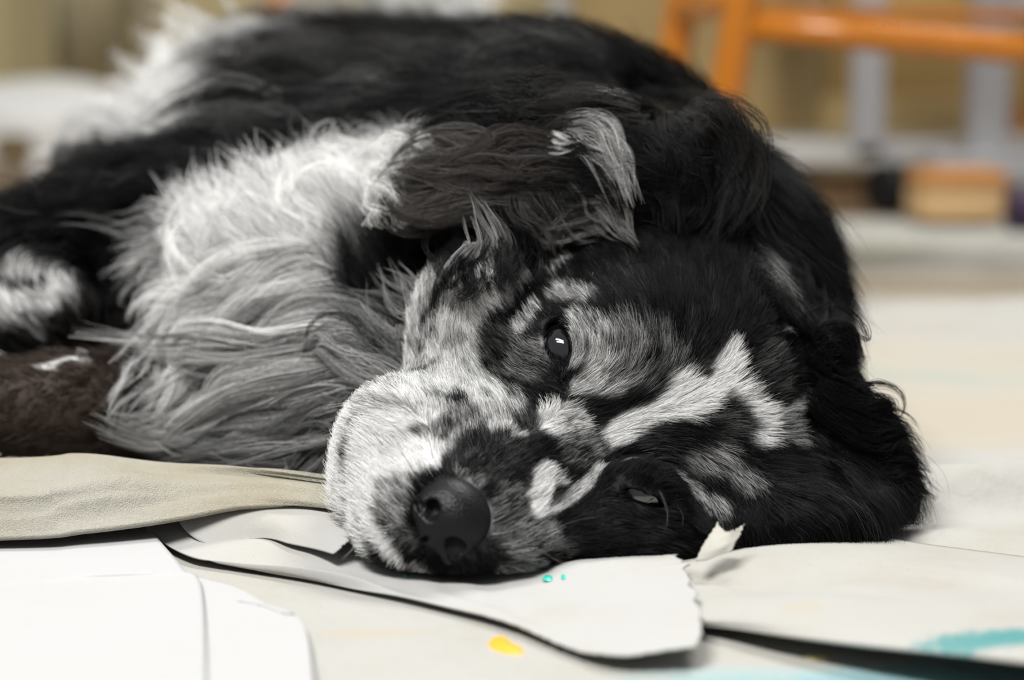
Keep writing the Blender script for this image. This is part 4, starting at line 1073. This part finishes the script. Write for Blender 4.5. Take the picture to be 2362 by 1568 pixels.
def tube(name, pts, r, mat, parent=None, seg=16, flat=1.0):
    P_ = np.array(pts, float); V, F = [], []
    for k in range(len(P_)):
        t = P_[min(k + 1, len(P_) - 1)] - P_[max(k - 1, 0)]; t /= np.linalg.norm(t)
        a = np.cross(t, [0.31, .9, .2]); a /= np.linalg.norm(a); b_ = np.cross(t, a)
        rk = r[k] if hasattr(r, '__len__') else r
        for i in range(seg): an = 6.28318 * i / seg; V.append(P_[k] + rk * (a * math.cos(an) + b_ * math.sin(an)))
    n = len(P_)
    for k in range(n - 1):
        for i in range(seg): F.append((k * seg + i, k * seg + (i + 1) % seg, (k + 1) * seg + (i + 1) % seg, (k + 1) * seg + i))
    F.append(tuple(range(seg))[::-1]); F.append(tuple((n - 1) * seg + i for i in range(seg)))
    return link_mesh(name, V, F, mat, parent)
wb = box('wall_back', (-2.5, 3.45, -.06), (2.5, 3.55, 2.5), wall_material('ochre wall paint', (.31, .26, .135), (.34, .285, .155), 1.5)); tag(wb, kind='structure')
def xz(px, py, y):
    """where the photograph position meets the upright plane at distance y"""
    r = CF + CR * (px - 1181) / FPX + CU * (784 - py) / FPX
    p = CO + r * (y / r[1]); return p[0], p[2]
def panel(name, px0, py0, px1, py1, y, depth, mat, parent=None, bev=.004):
    x0, z1 = xz(px0, py0, y); x1, z0 = xz(px1, py1, y)
    return box(name, (x0, y, z0), (x1, y + depth, z1), mat, parent, bev)
# curtain hanging at the left
cm = wall_material('cream curtain', (.42, .38, .25), (.47, .43, .29), 4.)
xa, _ = xz(120, 0, 3.35); xb, _ = xz(262, 0, 3.35)
cx = np.linspace(xa, xb, 40); rowsC = []
for z in np.linspace(.16, 1.6, 6): rowsC.append([(x, 3.36 + .02 * math.sin((x - xa) * 95), z) for x in cx])
cu = sheet('curtain', np.array(rowsC), .004, cm); tag(cu, 'pale cream curtain strip hanging against the ochre wall', 'curtain')
# white sack left of the dog
def lump(name, c, r, mat, seed, amp=.12, parent=None):
    bm = bmesh.new(); bmesh.ops.create_icosphere(bm, subdivisions=4, radius=1)
    V = []
    for v in bm.verts:
        q = np.array(v.co); f = 1 + amp * float(fbm2(np.array(q[0] * 4 + q[2] * 3), np.array(q[1] * 4 - q[2] * 2), seed))
        q = np.sign(q) * np.abs(q) ** .8 * f
        w_ = np.array(c) + q * np.array(r); w_[2] = max(w_[2], -.004); V.append(w_)
    F = [[v.index for v in f.verts] for f in bm.faces]; bm.free()
    return link_mesh(name, V, F, mat, parent)
x0, z0 = xz(110, 300, 3.1)
sk = lump('plastic_sack', (x0 - .02, 3.1, .078), (.150, .10, .076), mat_simple('white plastic', (.50, .50, .485), .45, .4), 5)
tag(sk, 'bulging white plastic sack behind the forelegs', 'sack')
x0, z0 = xz(30, 340, 2.98)
ob = lump('putty_lump', (x0, 2.98, z0), (.028, .012, .018), mat_simple('olive brown', (.10, .07, .02), .6), 8, .05); tag(ob, 'small olive brown patch on the white sack', 'lid')
# posts and stand behind
MET = mat_simple('grey metal', (.36, .36, .37), .45, .5); MET2 = mat_simple('light grey metal', (.44, .435, .42), .45, .5)
def postp(name, px, py0, py1, wpx, y, mat, lab, cat):
    o = panel(name, px - wpx / 2, py0, px + wpx / 2, py1, y, .02, mat); tag(o, lab, cat); return o
postp('wall_strip', 1292, -250, 440, 46, 3.40, MET2, 'light grey vertical strip on the wall above the dog', 'strip')
postp('wall_strip', 335, -250, 440, 40, 3.40, mat_simple('brown grey trim', (.20, .17, .13), .6), 'brown grey vertical strip beside the cream curtain', 'strip')
bw = lump('finial_post', (*[(lambda q: (q[0], 2.9))(xz(650, 45, 2.9))][0], xz(650, 45, 2.9)[1]), (.024, .024, .040), mat_simple('brown wood', (.36, .15, .05), .5), 3, .04)
tube('post', [(xz(655, 60, 2.9)[0], 2.9, .0), (xz(655, 60, 2.9)[0], 2.9, xz(655, 100, 2.9)[1])], .014, bw.data.materials[0], None)
bpy.data.objects['post'].parent = bw; tag(bw, 'brown wooden knob on a post beyond the pale feathering', 'post')
# varnished stool
def wood_material(name, a, b_):
    m = bpy.data.materials.new(name); m.use_nodes = True
    nt = m.node_tree; b = nt.nodes['Principled BSDF']; b.inputs['Roughness'].default_value = .25; b.inputs['Specular IOR Level'].default_value = .5
    tc = nt.nodes.new('ShaderNodeNewGeometry'); mp = nt.nodes.new('ShaderNodeMapping'); mp.inputs['Scale'].default_value = (30, 30, 4); nt.links.new(tc.outputs['Position'], mp.inputs[0])
    n = nt.nodes.new('ShaderNodeTexNoise'); n.inputs['Scale'].default_value = 2; n.inputs['Detail'].default_value = 5; nt.links.new(mp.outputs[0], n.inputs['Vector'])
    r = nt.nodes.new('ShaderNodeValToRGB'); r.color_ramp.elements[0].color = (*a, 1); r.color_ramp.elements[1].color = (*b_, 1)
    nt.links.new(n.outputs[0], r.inputs[0]); nt.links.new(r.outputs[0], b.inputs['Base Color'])
    return m
VAR = wood_material('orange varnish', (.42, .13, .008), (.52, .18, .016))
sy = 1.85
st = empty('stool', (xz(1900, 0, sy)[0], sy, 0)); tag(st, 'orange varnished wooden stool standing behind the dog', 'stool')
def pt(px, py, y): q = xz(px, py, y); return (q[0], y, q[1])
def leg(px_t, py_t, px_b, py_b, y, r):
    a = np.array(pt(px_t, py_t, y)); b = np.array(pt(px_b, py_b, y)); d = (a - b) / (a[2] - b[2])
    top = b + d * (.62 - b[2]); bot = b + d * (.004 - b[2])
    return tube('leg', [bot, bot * .97 + top * .03, bot * .5 + top * .5, top], [r * .8, r, r, r * .92], VAR, st)
leg(1708, 20, 1664, 300, sy, .0155); leg(1572, 20, 1546, 190, sy + .34, .0165); leg(2520, 20, 2570, 300, sy, .0155); leg(2450, 20, 2480, 190, sy + .34, .0165)
tube('stretcher', [pt(1705, 62, sy), pt(2000, 80, sy), pt(2300, 106, sy), pt(2540, 126, sy)], [.0115, .0135, .0135, .0115], VAR, st)
tube('stretcher', [pt(1706, -10, sy), pt(1640, 15, sy + .17), pt(1572, 30, sy + .34)], .012, VAR, st)
tube('stretcher', [pt(2524, -10, sy), pt(2480, 15, sy + .17), pt(2450, 30, sy + .34)], .012, VAR, st)
tube('stretcher', [pt(1570, 20, sy + .34), pt(2452, 40, sy + .34)], .006, VAR, st)
a_ = np.array(pt(1700, 20, sy)); b_ = np.array(pt(2520, 20, sy)); 
seat_c = ((a_[0] + b_[0]) / 2, sy + .17, .635)
bm = bmesh.new(); bmesh.ops.create_cone(bm, cap_ends=True, segments=48, radius1=.20, radius2=.195, depth=.035); bmesh.ops.bevel(bm, geom=[e for e in bm.edges if abs(e.verts[0].co.z - e.verts[1].co.z) < 1e-6], offset=.008, segments=3, affect='EDGES')
V = [np.array(v.co) + np.array(seat_c) for v in bm.verts]; bm.verts.index_update(); F = [[v.index for v in f.verts] for f in bm.faces]; bm.free()
link_mesh('seat', V, F, VAR, st)
# plywood panels leaning against the wall
PLY = wall_material('tan plywood', (.29, .185, .060), (.33, .215, .075), 3.); PLY2 = wall_material('pale plywood', (.44, .32, .14), (.48, .35, .16), 3.); PLY3 = wall_material('dull tan board', (.235, .165, .066), (.27, .19, .08), 3.)
tag(panel('plywood_sheet', 1320, -500, 1880, 395, 3.30, .02, PLY3), 'dull tan board leaning behind the stool legs', 'board')
tag(panel('plywood_sheet', 1895, -500, 2500, 395, 3.32, .02, PLY), 'golden tan board behind the metal cart', 'board')
tag(panel('timber_strip', 1845, -300, 1905, 380, 3.22, .02, mat_simple('dark olive wood', (.17, .12, .045), .7)), 'dark olive strip of wood between the two tan boards', 'board')
tag(panel('plywood_offcut', 1905, 225, 2240, 400, 3.1, .06, PLY2), 'pale yellow plywood offcut low behind the cart', 'board')
# metal cart with castors
cy = 2.70
ct = empty('metal_cart', (xz(2150, 400, cy)[0], cy, 0)); tag(ct, 'grey metal cart on black castors at the right', 'cart')
panel('upright', 1978, -250, 2040, 370, cy, .03, MET, ct); panel('upright', 2250, -250, 2325, 420, cy - .05, .03, MET, ct)
panel('shelf', 1700, 330, 2500, 385, cy, .30, MET2, ct); panel('shelf', 2160, 360, 2500, 425, cy - .12, .10, MET, ct)
panel('shelf', 1700, -262, 2500, -235, cy, .30, MET2, ct)
BLK = mat_simple('black rubber', (.004, .004, .004), .5, .2)
def castor(px, py, y, r):
    x, z = xz(px, py, y)
    tube('castor', [(x - .012, y - .010, z), (x - .009, y - .008, z), (x + .009, y + .008, z), (x + .012, y + .010, z)], [r * .85, r, r, r * .85], BLK, ct, 24)
    box('fork', (x - .008, y - .008, z), (x + .008, y + .008, z + r + .03), MET, ct)
for a in ((2052, 436, cy - .10, .032),): castor(*a)
# box, offcut and purple pot on the floor
tag(panel('cardboard_box', 2125, 432, 2322, 512, 2.46, .10, wall_material('cardboard', (.55, .36, .17), (.62, .42, .21), 8.)), 'low tan cardboard box on the floor by the castor', 'box')
tag(panel('wooden_batten', 2125, 398, 2330, 431, 2.46, .10, wall_material('orange timber', (.46, .20, .05), (.50, .24, .07), 8.)), 'orange timber batten lying on the cardboard box', 'board')
tag(panel('floor_board', 1740, 418, 2040, 490, 2.78, .05, wall_material('brown board', (.46, .33, .20), (.52, .38, .24), 6.)), 'brown board lying on the floor left of the castor', 'board')
x0, z0 = xz(2362, 490, 2.40)
tag(lump('paint_pot', (x0 + .008, 2.42, z0), (.026, .026, .030), mat_simple('dark purple', (.020, .006, .030), .4), 2, .03), 'dark purple pot at the right edge of the picture', 'pot')
tag(panel('grey_block', 2262, -20, 2332, 42, 3.0, .05, mat_simple('dark grey green', (.09, .10, .08), .6)), 'dark grey block at the upper right corner', 'block')
tag(panel('white_bin', 2336, -200, 2560, 62, 2.98, .12, mat_simple('white plastic bin', (.60, .61, .61), .4)), 'white plastic bin at the upper right corner', 'bin')
tag(panel('orange_crate', 2335, 240, 2560, 345, 3.15, .1, mat_simple('orange board', (.52, .26, .08), .6)), 'orange crate at the right edge beyond the cart', 'crate')
